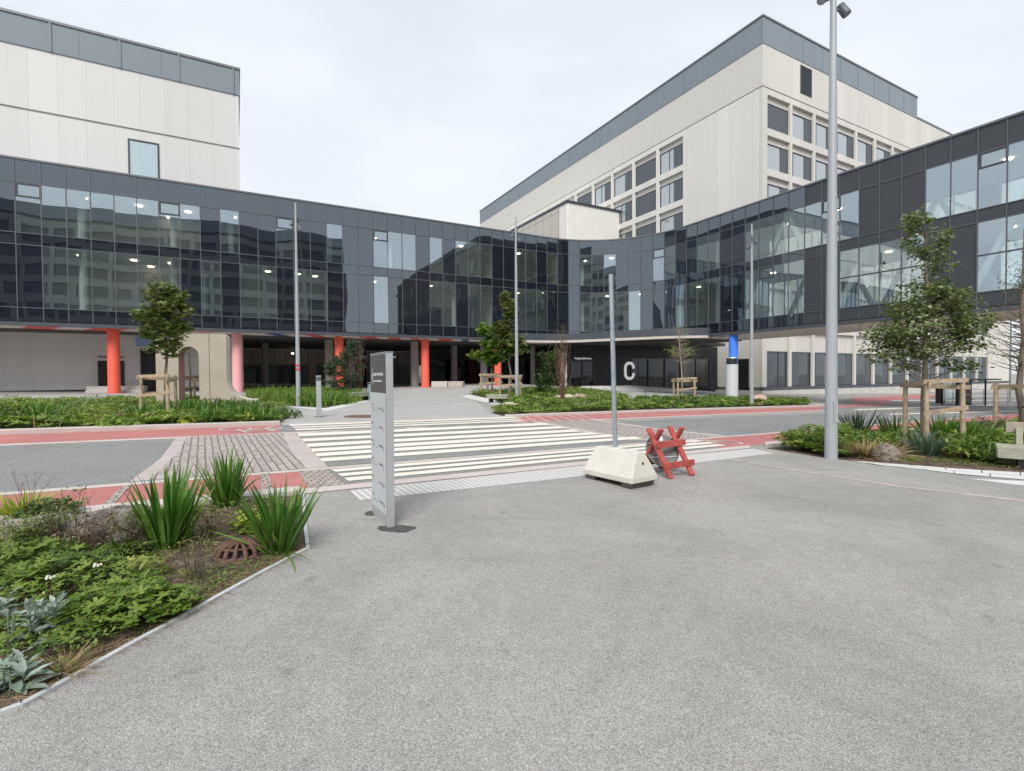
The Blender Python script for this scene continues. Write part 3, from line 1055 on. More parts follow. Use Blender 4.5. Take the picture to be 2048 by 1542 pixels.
for r, ks, hop in ((3, UP_G, HOP_U), (1, LO_G, HOP_L)):
    for k in ks:
        A, B = pk(k), pk(k + 1)
        n = Vector((-(B - A).y, (B - A).x)).normalized()
        j = [random.uniform(-.0028, .0028) for _ in range(3)]
        b = MB()
        b.quad(V3(A - n * j[0], ZR[r]), V3(B - n * j[1], ZR[r]), V3(B - n * (j[1] + j[2]), ZR[r + 1]), V3(A - n * (j[0] + j[2]), ZR[r + 1]))
        w = b.build('window', BM['window'], wing)
        if k in hop:
            b = MB()
            frame_ring(b, k + .03, ZR[r + 1] - .78, ZR[r + 1] - .03, .09, -.03, .045)
            b.build('vent_frame', BM['frame'], w, local=False)
        elif r == 1 and k >= 55:
            b = MB()
            strip(b, -.03, .03, 7.2, 7.27, k, k + 1)
            b.build('transom', BM['frame'], w)
# ceiling lamps seen through the glass
lm = MB(); lm.cyl((0, 0, 0), .17, .17, .05, 16)
lamp_me = None
for (k, o_, z) in [(2.4, 1.6, 12.15), (4.9, 1.7, 12.15), (7.3, 1.7, 12.15), (6.2, 3.6, 12.15), (9.7, 1.6, 12.15), (18.6, 2.4, 12.15), (25.1, 1.6, 12.15), (30.2, 1.6, 12.15), (32.6, 1.6, 12.15),
                   (35.8, 2.4, 12.15), (37.6, 1.6, 12.15), (46.2, 2.0, 12.15), (50.3, 2.6, 12.15), (53.6, 2.6, 12.15), (55.6, 3.2, 12.15), (61.4, 2.2, 12.15), (63.2, 2.2, 12.15),
                   (2.2, 1.7, 8.8), (4.6, 1.7, 8.8), (6.4, 1.7, 8.8), (5.2, 3.4, 8.8), (11.6, 1.7, 8.8), (13.4, 1.7, 8.8), (14.5, 2.0, 8.8), (18.5, 2.2, 8.8), (22.7, 2.0, 8.8), (25.4, 2.0, 8.8),
                   (30.3, 2.0, 8.8), (37.3, 2.0, 8.8), (39.6, 2.0, 8.8), (43.6, 2.0, 8.8), (45.6, 2.0, 8.8), (49.6, 2.2, 8.8), (56.3, 2.6, 8.8), (61.5, 2.4, 8.8)]:
    p = pk(k, o_)
    if lamp_me is None:
        o = lm.build('ceiling_lamp', BM['lamp'], wing, local=True)
        lamp_me = o.data
    else:
        o = bpy.data.objects.new('ceiling_lamp', lamp_me); COL.objects.link(o); o.parent = wing
    q = V3(p, z) - wing.location
    o.location = q
# soffit: light front strip with painted flashes, darker behind
so = MB(); strip(so, .145, 2.2, 4.50, 4.70, K0, 33); so.build('soffit', BM['soffit'], wing)
so = MB(); strip(so, .145, 6.3, 4.50, 4.70, 44.5, K1); so.build('soffit', BM['soffit'], wing)
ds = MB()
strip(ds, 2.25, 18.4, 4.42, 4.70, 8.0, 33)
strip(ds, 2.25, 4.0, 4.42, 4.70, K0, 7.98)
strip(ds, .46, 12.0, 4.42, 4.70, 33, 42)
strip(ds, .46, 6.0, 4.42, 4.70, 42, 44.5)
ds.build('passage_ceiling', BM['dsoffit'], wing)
for (px, w, c, lab) in ((62, 1.4, 'coral', 'coral'), (190, 1.7, 'coral', 'coral'), (406, .8, 'pink', 'pink'), (528, .95, 'navy', 'navy'), (606, .95, 'coral', 'coral'),
                        (716, 1.1, 'coral', 'coral'), (770, .9, 'coral', 'coral'), (815, .7, 'coral', 'coral'), (872, 1.2, 'coral', 'coral'), (920, .6, 'navy', 'navy'), (962, 1.1, 'coral', 'coral')):
    s = s_px(px, .5)
    b = MB()
    b.add([V3(path(s, .16), 4.494), V3(path(s + w, .16), 4.494), V3(path(s + w + (.9 if px > 500 else -.9), 2.19), 4.494), V3(path(s + (.9 if px > 500 else -.9), 2.19), 4.494)], [(3, 2, 1, 0)])
    o = b.build('soffit_flash', BM[c], wing)
    o['label'] = lab + ' painted flash on the soffit'
# columns
for (px, off, r, c, lab) in ((227, 1.1, .31, 'coral', 'coral painted column'), (474, 1.1, .31, 'pink', 'pink painted column'), (678, 1.1, .31, 'coral', 'coral painted column'),
                             (850, 1.1, .31, 'coral', 'coral painted column'), (995, 1.1, .31, 'coral', 'coral painted column'),
                             (658, 3.4, .30, 'rawc', 'grey concrete column'), (829, 3.4, .32, 'rawc', 'grey concrete column'), (967, 3.2, .31, 'rawc', 'grey concrete column'),
                             (1065, 4.5, .25, 'rawc', 'grey concrete column'), (908, 6.5, .3, 'rawc', 'grey concrete column'), (530, 9, .25, 'rawc', 'grey concrete column'), (722, 12, .5, 'black', 'dark column')):
    p = hit(px, c0 + off)
    g = float(gz(*p))
    b = MB(); b.cyl(V3(p, g - .1), r, r, 4.52 - g + .05, 28)
    o = b.build('column', BM[c], wing); o['label'] = lab
p = at(1467, 700, 36.6)
b = MB(); b.cyl((p.x, p.y, -1.2), .31, .31, 5.68, 28)
o = b.build('column', BM['blue'], wing); o['label'] = 'bright blue column'
p = at(1464, 760, 34.6)
g = float(gz(p.x, p.y))
sleeve = thing('steel_cylinder', (p.x, p.y, g), 'tall grey metal cylinder with a dark vent collar below the blue column', 'service cylinder')
b = MB(); b.cyl((p.x, p.y, g - .1), .395, .395, 2.55, 28); b.build('casing', mat('pale_metal_paint', (.60, .62, .64), .5, var=.05), sleeve)
b = MB()
for i in range(5): b.cyl((p.x, p.y, g + 2.47 + i * .075), .385, .385, .045, 28)
b.cyl((p.x, p.y, g + 2.45), .34, .34, .42, 20)
b.build('vent_collar', BM['frame'], sleeve)
b = MB(); b.cyl((p.x, p.y, g + 2.87), .40, .37, .06, 28); b.build('cap', BM['steel'], sleeve)

# ---------------------------------------------------------------- left tower
tw_c = c0 + 4.02
TE = hit(486, tw_c)
tower = thing('pale_tower', V3(TE, float(gz(*TE))), 'white windowless upper block with a slate roof band at the left', 'building')
a0 = TE - d1 * 44
back = nb * 34
b = MB()
b.prism([a0, TE, TE + back, a0 + back], -1.5, 17.62)
b.prism([a0 - d1 * .02, TE - d1 * .0, TE + back, a0 + back], 17.76, 21.4)
b.build('wall', BM['concA'], tower)
b = MB(); b.prism([a0 + nb * .05, TE + nb * .05 - d1 * .05, TE + back - nb * .05 - d1 * .05, a0 + back - nb * .05], 17.6, 17.8)
b.build('shadow_joint', BM['rawc'], tower)
b = MB(); b.prism([a0 - nb * .06, TE - nb * .06 + d1 * .06, TE + back, a0 + back], 21.4, 23.15)
b.build('roof_band', BM['slate'], tower)
b = MB(); b.prism([a0 - nb * .12, TE - nb * .12 + d1 * .12, TE + back, a0 + back], 23.15, 23.3)
b.build('roof_cap', BM['cap'], tower)
for px in (103, 241, 358, 466):
    q = hit(px, tw_c, py=150)
    b = MB(); b.box(V3(q - nb * .08, 22.28), (.12, .05, 1.74), (d1, nb)); b.build('band_rib', BM['slate'], tower)


def wall_rect(pa, pb, z0, z1, n, o):
    """vertical quad between two plan points, pushed out by o towards the viewer"""
    a = pa - n * o; c = pb - n * o
    return [V3(a, z0), V3(c, z0), V3(c, z1), V3(a, z1)]


def framed(parent, pa, pb, z0, z1, n, fm, gm, fw=.08, proud=.03, name='window', sub='pane', split=None):
    """frame mesh as the part, glass as its sub-part"""
    t = (pb - pa).normalized(); W = (pb - pa).length
    b = MB()
    zc = (z0 + z1) / 2
    for q, wd, h, z in ((pa + t * fw / 2, fw, z1 - z0, zc), (pb - t * fw / 2, fw, z1 - z0, zc)):
        b.box(V3(q - n * proud * .5, z), (wd, proud, h), (t, n))
    mid = (pa + pb) / 2
    for z in (z0 + fw / 2, z1 - fw / 2):
        b.box(V3(mid - n * proud * .5, z), (W - 2 * fw, proud, fw), (t, n))
    for sp_ in (split or []):
        b.box(V3(pa + t * W * sp_ - n * proud * .5, zc), (fw, proud, z1 - z0 - 2 * fw), (t, n))
    f = b.build(name, fm, parent)
    b = MB(); b.quad(*wall_rect(pa + t * fw, pb - t * fw, z0 + fw, z1 - fw, n, .008))
    b.build(sub, gm, f)
    return f


wa, wb = hit(257, tw_c, py=340), hit(319, tw_c, py=340)
framed(tower, wa, wb, 14.6, 17.05, nb, BM['frame'], BM['window'], .09, .05)
b = MB()
b.box(V3((wa + wb) / 2 + nb * 1.0, 15.6), (3, .1, 2.6), (d1, nb))
for nm, x0, x1, z1_ in (('door', 195, 248, 2.75), ('door', 281, 318, 3.55)):
    A, B = hit(x0, tw_c), hit(x1, tw_c)
    g = float(gz(*A)) + .12
    b = MB(); b.box(V3((A + B) / 2 - nb * .01, (g + z1_) / 2), ((B - A).length, .05, z1_ - g), (d1, nb))
    dd = b.build(nm, BM['black'], tower)
    b = MB()
    for f_ in (.02, .5, .98):
        q = A + (B - A) * f_
        b.box(V3(q - nb * .045, (g + z1_) / 2), (.06, .03, z1_ - g), (d1, nb))
    b.box(V3((A + B) / 2 - nb * .045, g + 2.05), ((B - A).length, .03, .06), (d1, nb))
    b.build('door_frame', BM['frame'], dd)
A, B = hit(273, tw_c), hit(318, tw_c)
b = MB(); b.box(V3((A + B) / 2 - nb * .05, 4.08), ((B - A).length, .1, .78), (d1, nb))
o = b.build('sign_panel', mat('sky_blue_board', (.28, .42, .66), .4, var=.03), tower)
o['label'] = 'light blue sign board above the door'
b = MB()
A, B = a0, TE
b.box(V3((A + B) / 2 - nb * .03, float(gz(*TE)) + .17), ((B - A).length - .01, .05, .14), (d1, nb))
b.build('plinth_gap', BM['black'], tower)
b = MB()
q = hit(553, tw_c)
for px in (100, 300, 470):
    pass
# low concrete bench wall in front of the tower
for (x0, x1, off, h) in ((178, 290, 1.2, .5),):
    A, B = hit(x0, tw_c - off), hit(x1, tw_c - off)
    g = float(gz(*A))
    t_ = thing('concrete_step', V3((A + B) / 2, g), 'low grey concrete landing in front of the left doors', 'step')
    b = MB(); b.box(V3((A + B) / 2, g + h / 2 - .15), ((B - A).length, 1.6, h), (d1, nb)); b.build('landing', BM['base'], t_, bevel=.01)
    b = MB(); b.box(V3((A + B) / 2 - nb * .95, g + .02), ((B - A).length, .3, .2), (d1, nb)); b.build('tread', BM['base'], t_, bevel=.01)

# ---------------------------------------------------------------- back of the passage
bc = c0 + 18
A, B = hit(452, bc), hit(872, bc)
court = thing('rear_block', V3((A + B) / 2, float(gz(*((A + B) / 2)))), 'beige panelled and glazed wall at the back of the covered passage', 'building')
gA = .55
b = MB(); b.box(V3((A + B) / 2 + nb * .2, 3.65), ((B - A).length, .3, 1.5), (d1, nb)); b.build('panel_band', BM['beige'], court)
b = MB(); b.box(V3((A + B) / 2 + nb * .2, .55), ((B - A).length, .3, .5), (d1, nb)); b.build('plinth', BM['base'], court)
b = MB(); b.quad(*wall_rect(A, B, .8, 2.9, nb, 0)); b.build('glazing', BM['dark'], court)
b = MB()
n_ = 24
for i in range(n_ + 1):
    b.box(V3(A + (B - A) * i / n_ - nb * .03, 1.85), (.07, .08, 2.1), (d1, nb))
for z in (.83, 2.87): b.box(V3((A + B) / 2 - nb * .03, z), ((B - A).length, .09, .07), (d1, nb))
b.build('mullions', BM['rawc'], court)
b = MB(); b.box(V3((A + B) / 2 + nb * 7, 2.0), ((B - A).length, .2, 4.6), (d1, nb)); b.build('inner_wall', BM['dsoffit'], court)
A2, B2 = hit(618, bc), hit(632, bc)
b = MB(); b.box(V3((A2 + B2) / 2 - nb * .06, 2.0), ((B2 - A2).length, .14, 2.8), (d1, nb)); b.build('door_post', BM['beige'], court)
q = hit(581, bc)
b = MB(); b.cyl(V3(q - nb * 2.2, 3.85), .12, .09, .12, 12); o = b.build('ceiling_lamp', BM['lamp'], court)
# dark glazed wall on the right of the passage
A, B = hit(846, c0 + 11.5), hit(1134, c0 + 7.0)
t = (B - A).normalized(); n = Vector((-t.y, t.x))
lobby = thing('glazed_lobby', V3((A + B) / 2, float(gz(*((A + B) / 2)))), 'dark glazed lobby wall under the bend of the black wing', 'building')
b = MB(); b.quad(*wall_rect(A, B, .3, 3.3, n, 0)); b.build('glazing', BM['dark'], lobby)
b = MB(); b.box(V3((A + B) / 2 + n * .1, 3.9), ((B - A).length, .2, 1.2), (t, n)); b.build('header', BM['black'], lobby)
b = MB()
for i in range(10):
    b.box(V3(A + (B - A) * i / 9 - n * .04, 1.8), (.06, .08, 3.0), (t, n))
b.box(V3((A + B) / 2 - n * .04, 2.35), ((B - A).length, .07, .06), (t, n))
b.build('mullions', BM['frame'], lobby)
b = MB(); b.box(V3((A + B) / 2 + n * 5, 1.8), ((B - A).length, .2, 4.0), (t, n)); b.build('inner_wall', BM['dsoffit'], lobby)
b = MB()
for f_, c_ in ((.2, .3), (.45, .6), (.62, .2), (.8, .5)):
    b.box(V3(A + (B - A) * f_ + n * 2, 1.3), (1.0, .6, 1.6 * c_ + .4), (t, n))
b.build('furniture', BM['rawc'], lobby)

# ---------------------------------------------------------------- tall cream building at the right
PC = Vector((25.0, 50.0))
dl = nb.copy()                      # left face recedes
ZT, ZB, ZC = 37.05, 34.3, 30.2
tall = thing('cream_building', V3(PC, -.6), 'tall cream hospital block with gridded windows and a slate roof band', 'building')
FR, FL = 61.4, 66.0
PR = PC + d1 * FR; PL = PC + dl * FL; PRL = PR + dl * FL
rc = .32                             # recess depth
ins = PC + (d1 + dl) * rc
b = MB()
b.prism([ins, PR + dl * rc, PRL, PL + d1 * rc], -3, ZC - .12)
b.prism([PC, PR, PRL, PL], ZC, ZB)
b.build('core_wall', [BM['concC']], tall)
b = MB()
# proud grid, right face
BAY = 4.1
cols = [0.0] + [4.55 + BAY * i - 4.1 + 4.1 for i in range(0)]
tb = [.55 + BAY * i for i in range(14)]
ROWS = [26.2, 22.2, 18.2, 14.2, 10.4, 7.0]


def gridface(b, o, t, n, edges, plain, z0, rows, pw):
    """pilasters and floor bands standing proud of the recessed wall; plain = solid stretches"""
    for e in edges:
        b.box(V3(o + t * e + n * rc / 2, (z0 + ZC - .12) / 2), (pw, rc, ZC - .12 - z0), (t, n))
    for i in range(len(edges) - 1):
        a_, c_ = edges[i] + pw / 2, edges[i + 1] - pw / 2
        mid = o + t * (a_ + c_) / 2 + n * rc / 2
        zt = ZC - .12
        for r in rows:
            top = r + 3.3
            b.box(V3(mid, (zt + top) / 2), (c_ - a_, rc - .02, zt - top), (t, n))
            zt = r - .0
        b.box(V3(mid, (zt + 6.0) / 2), (c_ - a_, rc - .02, zt - 6.0), (t, n))
    for a_, c_ in plain:
        b.box(V3(o + t * (a_ + c_) / 2 + n * rc / 2, (z0 + ZC - .12) / 2), (c_ - a_, rc, ZC - .12 - z0), (t, n))


gridface(b, PC, d1, dl, tb, [(tb[-1] + .2, FR), (0.02, .33)], .3, ROWS, .42)
b.build('front_grid', BM['concC'], tall)
lb = [9.9 + 4.3 * i for i in range(11)]
b = MB()
# left face: its outward side faces the court
gridface(b, PC, dl, d1, lb, [(.34, 9.68), (lb[-1] + .25, FL)], .3, ROWS, .45)
b.build('side_grid', BM['concD'], tall)
b = MB()
b.prism([PC + (d1 + dl) * .06, PR, PRL, PL], ZC - .12, ZC)
b.build('shadow_joint', BM['rawc'], tall)
b = MB()
b.prism([PC - d1 * .05, PC + dl * FL - d1 * .05, PC + dl * FL + d1 * .4, PC + d1 * .4 + dl * .06], ZB, ZT - .18)
b.build('roof_band', BM['slateD'], tall)
b = MB()
b.prism([PC - dl * .05 - d1 * .05, PC + d1 * 31 - dl * .05, PC + d1 * 31 + dl * 20, PC + dl * 20 + d1 * .42, PC + dl * .055 + d1 * .42, PC + dl * .055 - d1 * .05], ZB + .003, ZT - .18)
b.build('roof_band', BM['slate'], tall)
b = MB()
b.prism([PC - (dl + d1) * .12, PC + d1 * 31.05 - dl * .12, PC + d1 * 31.05 + dl * 20, PC + dl * FL + d1 * 6, PC + dl * (FL + .05) - d1 * .12], ZT - .18, ZT)
b.build('roof_cap', BM['cap'], tall)
b = MB()
b.prism([PC + d1 * 31.1 - dl * .05, PR - dl * .05, PR + dl * 10, PC + d1 * 31.1 + dl * 10], ZB + .001, ZB + .25)
b.build('parapet', BM['cap'], tall)
for i in range(7):
    q = PC + d1 * (6.6 + 3.5 * i)
    b = MB(); b.box(V3(q - dl * .065, (ZB + ZT) / 2 - .1), (.09, .05, ZT - ZB - .25), (d1, dl)); b.build('band_rib', BM['slate'], tall)
for i in range(9):
    q = PC + dl * (2 + 7.8 * i)
    b = MB(); b.box(V3(q - d1 * .065, (ZB + ZT) / 2 - .1), (.09, .05, ZT - ZB - .25), (dl, d1)); b.build('band_rib', BM['slateD'], tall)
# louvre high on the right face
A = PC + d1 * 6.15; B = A + d1 * 2.0
b = MB(); b.box(V3((A + B) / 2 - dl * .02, 32.5), (2.0, .06, 2.9), (d1, dl))
lv = b.build('louvre', BM['screen'], tall)
b = MB()
for i in range(18): b.box(V3((A + B) / 2 - dl * .07, 31.15 + i * .16), (1.85, .05, .05), (d1, dl))
b.build('blade', BM['frame'], lv)
BM['winC'] = glass_mat('hospital_window', 3.0, (.5, .55, .55), (.90, .96, 1.0), wav=.008, ws=.3, opaque=(.34, .36, .37))
BM['winD'] = glass_mat('ground_window', 1.7, (.3, .33, .33), (.88, .94, 1.0), wav=.02, ws=.4, opaque=(.05, .06, .065))
wcount = 0


def hosp_window(o, t, n, a_, c_, z0, kind, ztop=None):
    """dark frame, light glass, dark shutter leaf; one window"""
    global wcount
    W = c_ - a_
    z1 = ztop or z0 + 2.62
    base = o + t * a_ + n * (rc - .02)
    end = o + t * c_ + n * (rc - .02)
    sgn = 1
    b = MB()
    zc = (z0 + z1) / 2
    fw = .09
    for q in (base + t * fw / 2, end - t * fw / 2):
        b.box(V3(q - n * .05, zc), (fw, .1, z1 - z0), (t, n))
    for z in (z0 + fw / 2, z1 - fw / 2):
        b.box(V3((base + end) / 2 - n * .05, z), (W - 2 * fw, .1, fw), (t, n))
    if kind == 'screen':
        b.box(V3((base + end) / 2 - n * .05, zc), (W - 2 * fw, .04, z1 - z0 - 2 * fw), (t, n), mi=1)
        f = b.build('window', [BM['frame'], BM['screen']], tall)
    else:
        s0, s1 = (.0, .64) if kind == 'left' else (.42, 1.0)
        lo = base + t * (W * s0 + fw * .5); hi = base + t * (W * s1 - fw * .5)
        dk0, dk1 = (.66, .985) if kind == 'left' else (.02, .42)
        b.box(V3(base + t * W * (dk0 + dk1) / 2 - n * .05, zc), (W * (dk1 - dk0), .05, z1 - z0 - 2 * fw), (t, n), mi=1)
        x = base + t * W * (.12 if kind == 'left' else .60)
        if wcount % 3 != 1: b.box(V3(x - n * .06, zc), (.06, .05, z1 - z0 - 2 * fw), (t, n))
        f = b.build('window', [BM['frame'], BM['screen']], tall)
        p_ = MB(); j = random.uniform(-.006, .006)
        p_.add([V3(lo - n * .03, z0 + fw), V3(hi - n * (.03 + j), z0 + fw), V3(hi - n * (.03 + j), z1 - fw), V3(lo - n * .03, z1 - fw)], [(0, 1, 2, 3)])
        p_.build('pane', BM['winC'] if ztop is None else BM['winD'], f)
    wcount += 1


for i in range(13):
    a_, c_ = tb[i] + .24, tb[i + 1] - .24
    for r, z in enumerate(ROWS):
        if r < 3 and i > 8 - r * 2: continue
        if 3 <= r < 5: continue
        if r == 5 and i < 6: continue
        hosp_window(PC, d1, dl, a_, c_, z, 'screen' if (i == 0 and r == 0) else 'left', None)
    hosp_window(PC, d1, dl, a_, c_, .32, 'right' if i in (0, 1) else 'left', 3.94)
for i in range(7):
    a_, c_ = lb[i] + .26, lb[i + 1] - .26
    for r, z in enumerate(ROWS[:4]):
        if i > 5 - (r > 1): continue
        kind = 'screen' if i in (1,) or (i == 4 and r == 0) else ('right' if i % 3 != 0 else 'left')
        hosp_window(PC + Vector((0, 0)), dl, d1, a_, c_, z, 'right' if kind == 'left' else kind)
# ground plinth, doorway in the side face
b = MB()
b.box(V3(PC + d1 * FR / 2 + dl * .0 - dl * .04, .12), (FR + .3, .34, .34), (d1, dl))
b.build('plinth_ledge', BM['fascia'], tall)
b = MB()
b.prism([PC - dl * .3 - d1 * .3, PR - dl * .3, PR + dl * .3, PC + dl * .02 - d1 * .02, PC + dl * 6.5 - d1 * .02, PC + dl * 6.5 - d1 * .3], -3, -.05)
b.build('base', BM['base'], tall)
b = MB(); b.box(V3(PC + dl * 2.3 - d1 * .03, 1.55), (1.7, .07, 3.3), (dl, d1)); b.build('door', BM['black'], tall)
q = PC + dl * 40 + d1 * 8
ant = thing('roof_mast', V3(q, ZT), 'thin aerial mast on the roof of the cream block', 'aerial')
p_ = at(1065, 340, 80)
b = MB(); b.tube([V3(q, ZT), V3(q, ZT + 5.5)], [.05, .02], 8); b.build('pole', BM['cap'], ant)

# ---------------------------------------------------------------- white stair block in front of the tall building
AX = Vector((7.25, 64.6))
annex = thing('stair_block', V3(AX, .5), 'smooth white stair block with a dark roof edge standing against the cream block', 'building')
AE = AX + d1 * 8.6
b = MB()
rad = .2
pts = [AX + dl * 30]
for i in range(7):
    a = i / 6 * math.pi / 2
    c_ = AX + (d1 + dl) * rad
    pts.append(c_ - d1 * rad * math.cos(a) - dl * rad * math.sin(a))
pts += [AE, AE + dl * 30]
b.prism(pts, 0, 23.85)
b.build('wall', mat('white_render', (.70, .685, .65), .8, var=.035, vs=.8), annex)
b = MB(); b.box(V3(AX + dl * 15.8 - d1 * .03, 12), (28, .06, 23.6), (dl, d1)); b.build('side_cladding', panel_mat('side_glass_panel', (.47, .445, .40), 1.9, nb, joint=.07, var=.03, jcol=.35, hj=3.3, rough=.35), annex)
b = MB(); b.prism([AX + dl * 30 - d1 * .15, AX - (d1 + dl) * .15, AX + d1 * 13.5 - dl * .15, AX + d1 * 13.5 + dl * .25, AX + dl * .5 + d1 * .3, AX + dl * 30 + d1 * .3], 23.85, 24.1)
b.build('roof_edge', BM['frame'], annex)

# ---------------------------------------------------------------- entrance under the bend
def bez(a, b_, c_, n=12):
    return [(a * (1 - t) ** 2 + b_ * 2 * t * (1 - t) + c_ * t * t) for t in [i / n for i in range(n + 1)]]


EA = hit(1128, 45.0, Vector((0, 1)))
EB = PC + dl * 5.3
EW = (EB - EA); et = EW.normalized(); en = Vector((-et.y, et.x))
ent = thing('entrance_pavilion', V3((EA + EB) / 2, .3), 'black entrance front with a large white letter below the curved glass', 'entrance')
b = MB()
b.box(V3((EA + EB) / 2 + en * .1, 3.95), (EW.length, .2, 1.3), (et, en))
fx = lambda px: (hit(px, EA.dot(en), en) - EA).dot(et)
segs = [(0, fx(1141)), (fx(1187), fx(1262)), (fx(1420), EW.length)]
for a_, c_ in segs:
    b.box(V3(EA + et * (a_ + c_) / 2 + en * .1, 1.15), (c_ - a_, .2, 4.3), (et, en))
b.build('wall', BM['black'], ent)
b = MB(); b.box(V3(EA + et * (-.05), 2.1), (.45, .35, 3.1), (et, en)); b.build('white_post', BM['letter'], ent)
a_, c_ = fx(1141), fx(1187)
b = MB()
for f_ in (0, .5, 1): b.box(V3(EA + et * (a_ + (c_ - a_) * f_), 1.7), (.1, .12, 2.4), (et, en))
b.box(V3(EA + et * (a_ + c_) / 2, 2.95), (c_ - a_, .13, .12), (et, en))
b.box(V3(EA + et * (a_ + c_) / 2, 1.5), (c_ - a_, .09, .05), (et, en))
dd = b.build('door', BM['frame'], ent)
b = MB(); b.quad(*wall_rect(EA + et * a_, EA + et * c_, .5, 2.9, en, -.02)); b.build('door_glass', BM['dark'], dd)
b = MB(); b.box(V3(EA + et * (a_ + c_) / 2 + en * .1, 3.16), (c_ - a_, .2, .3), (et, en)); b.build('header', BM['black'], ent)
a_, c_ = fx(1276), fx(1420)
b = MB(); b.quad(*wall_rect(EA + et * fx(1262), EA + et * c_, -.6, 3.32, en, -.05)); b.build('glazing', BM['dark'], ent)
b = MB()
for i in range(6): b.box(V3(EA + et * (fx(1262) + (c_ - fx(1262)) * i / 5), 1.4), (.09, .12, 3.9), (et, en))
b.box(V3(EA + et * (fx(1262) + c_) / 2, 3.27), (c_ - fx(1262), .1, .1), (et, en))
b.build('mullions', BM['frame'], ent)
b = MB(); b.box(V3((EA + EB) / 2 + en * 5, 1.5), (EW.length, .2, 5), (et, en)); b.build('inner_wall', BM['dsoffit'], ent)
b = MB()
for f_, h in ((.5, 1.0), (.57, 1.5), (.66, 1.1), (.74, 1.7)):
    b.box(V3(EA + EW * f_ + en * 1.5, .3 + h / 2), (.8, .5, h), (et, en))
b.build('furniture', BM['blind'], ent)
_m, _nt, _o = new_mat('letter_added_glow')  # white lettering with glow added to brighten it under the canopy; no lamp
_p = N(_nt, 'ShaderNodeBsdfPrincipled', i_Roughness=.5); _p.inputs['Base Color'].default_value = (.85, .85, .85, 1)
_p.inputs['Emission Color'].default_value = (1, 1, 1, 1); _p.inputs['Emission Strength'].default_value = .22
_nt.links.new(_p.outputs[0], _o.inputs[0]); BM['added_glow'] = _m
# letter C: a rounded stroke
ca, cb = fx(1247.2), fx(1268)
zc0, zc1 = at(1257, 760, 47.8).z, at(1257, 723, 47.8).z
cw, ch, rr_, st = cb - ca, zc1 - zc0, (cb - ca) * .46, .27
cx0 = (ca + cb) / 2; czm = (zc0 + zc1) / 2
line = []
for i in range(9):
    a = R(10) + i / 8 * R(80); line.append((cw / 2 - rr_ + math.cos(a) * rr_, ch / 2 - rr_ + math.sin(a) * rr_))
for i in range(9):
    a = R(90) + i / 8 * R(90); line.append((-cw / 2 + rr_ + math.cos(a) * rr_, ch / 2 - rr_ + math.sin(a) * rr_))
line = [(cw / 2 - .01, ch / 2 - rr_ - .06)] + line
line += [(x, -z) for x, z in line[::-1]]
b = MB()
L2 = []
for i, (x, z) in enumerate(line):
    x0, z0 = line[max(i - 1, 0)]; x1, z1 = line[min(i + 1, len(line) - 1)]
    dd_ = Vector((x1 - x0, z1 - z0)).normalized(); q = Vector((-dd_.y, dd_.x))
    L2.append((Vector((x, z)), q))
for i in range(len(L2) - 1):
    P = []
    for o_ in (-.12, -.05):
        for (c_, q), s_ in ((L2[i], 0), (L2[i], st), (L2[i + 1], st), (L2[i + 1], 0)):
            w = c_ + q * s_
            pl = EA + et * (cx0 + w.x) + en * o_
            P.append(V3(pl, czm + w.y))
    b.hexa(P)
o = b.build('letter', BM['added_glow'], ent); o['label'] = 'large white letter C'


def text_mesh(name, body, size, mt, origin, xdir, zdir=(0, 0, 1), parent=None, extrude=.004):
    cu = bpy.data.curves.new(name, 'FONT')
    cu.body = body; cu.size = size; cu.extrude = extrude
    o = bpy.data.objects.new(name, cu)
    COL.objects.link(o)
    dg = bpy.context.evaluated_depsgraph_get()
    me = bpy.data.meshes.new_from_object(o.evaluated_get(dg))
    bpy.data.objects.remove(o); bpy.data.curves.remove(cu)
    me.materials.clear(); me.materials.append(mt)
    x = Vector(xdir).normalized(); z = Vector(zdir); y = z.cross(x) * -1
    M_ = Matrix((x, z, x.cross(z))).transposed().to_4x4()
    M_.translation = Vector(origin) - (world_off(parent) if parent else Vector((0, 0, 0)))
    me.transform(M_)
    q = bpy.data.objects.new(name, me)
    COL.objects.link(q)
    if parent: q.parent = parent
    return q


qq = EA + et * fx(1149) - en * .02
text_mesh('lettering', 'Inngang Sykehuset', .26, BM['added_glow'], V3(qq, 3.1), et.to_3d(), parent=ent, extrude=.01)
# curved canopy
cpl = [pk(28, -.1)] + [at(x, 680, dd_).to_2d() for x, dd_ in ((1120, 42.6), (1224, 40.6), (1327, 38.6), (1400, 38.0), (1440, 38.2))]
cv = []
cpl2 = [cpl[0]] + cpl + [cpl[-1]]
for i in range(1, len(cpl2) - 2):
    p0, p1, p2, p3 = cpl2[i - 1], cpl2[i], cpl2[i + 1], cpl2[i + 2]
    for j in range(8):
        t = j / 8
        cv.append(.5 * ((2 * p1) + (p2 - p0) * t + (2 * p0 - 5 * p1 + 4 * p2 - p3) * t * t + (3 * p1 - p0 - 3 * p2 + p3) * t ** 3))
cv.append(cpl[-1])
inn = [pk(28 + (47.5 - 28) * i / (len(cv) - 1), .4) for i in range(len(cv))]
canopy = thing('entrance_canopy', V3(cv[20], 4.5), 'curved dark canopy with a pale underside over the entrance', 'canopy')
b = MB(); u_ = MB()
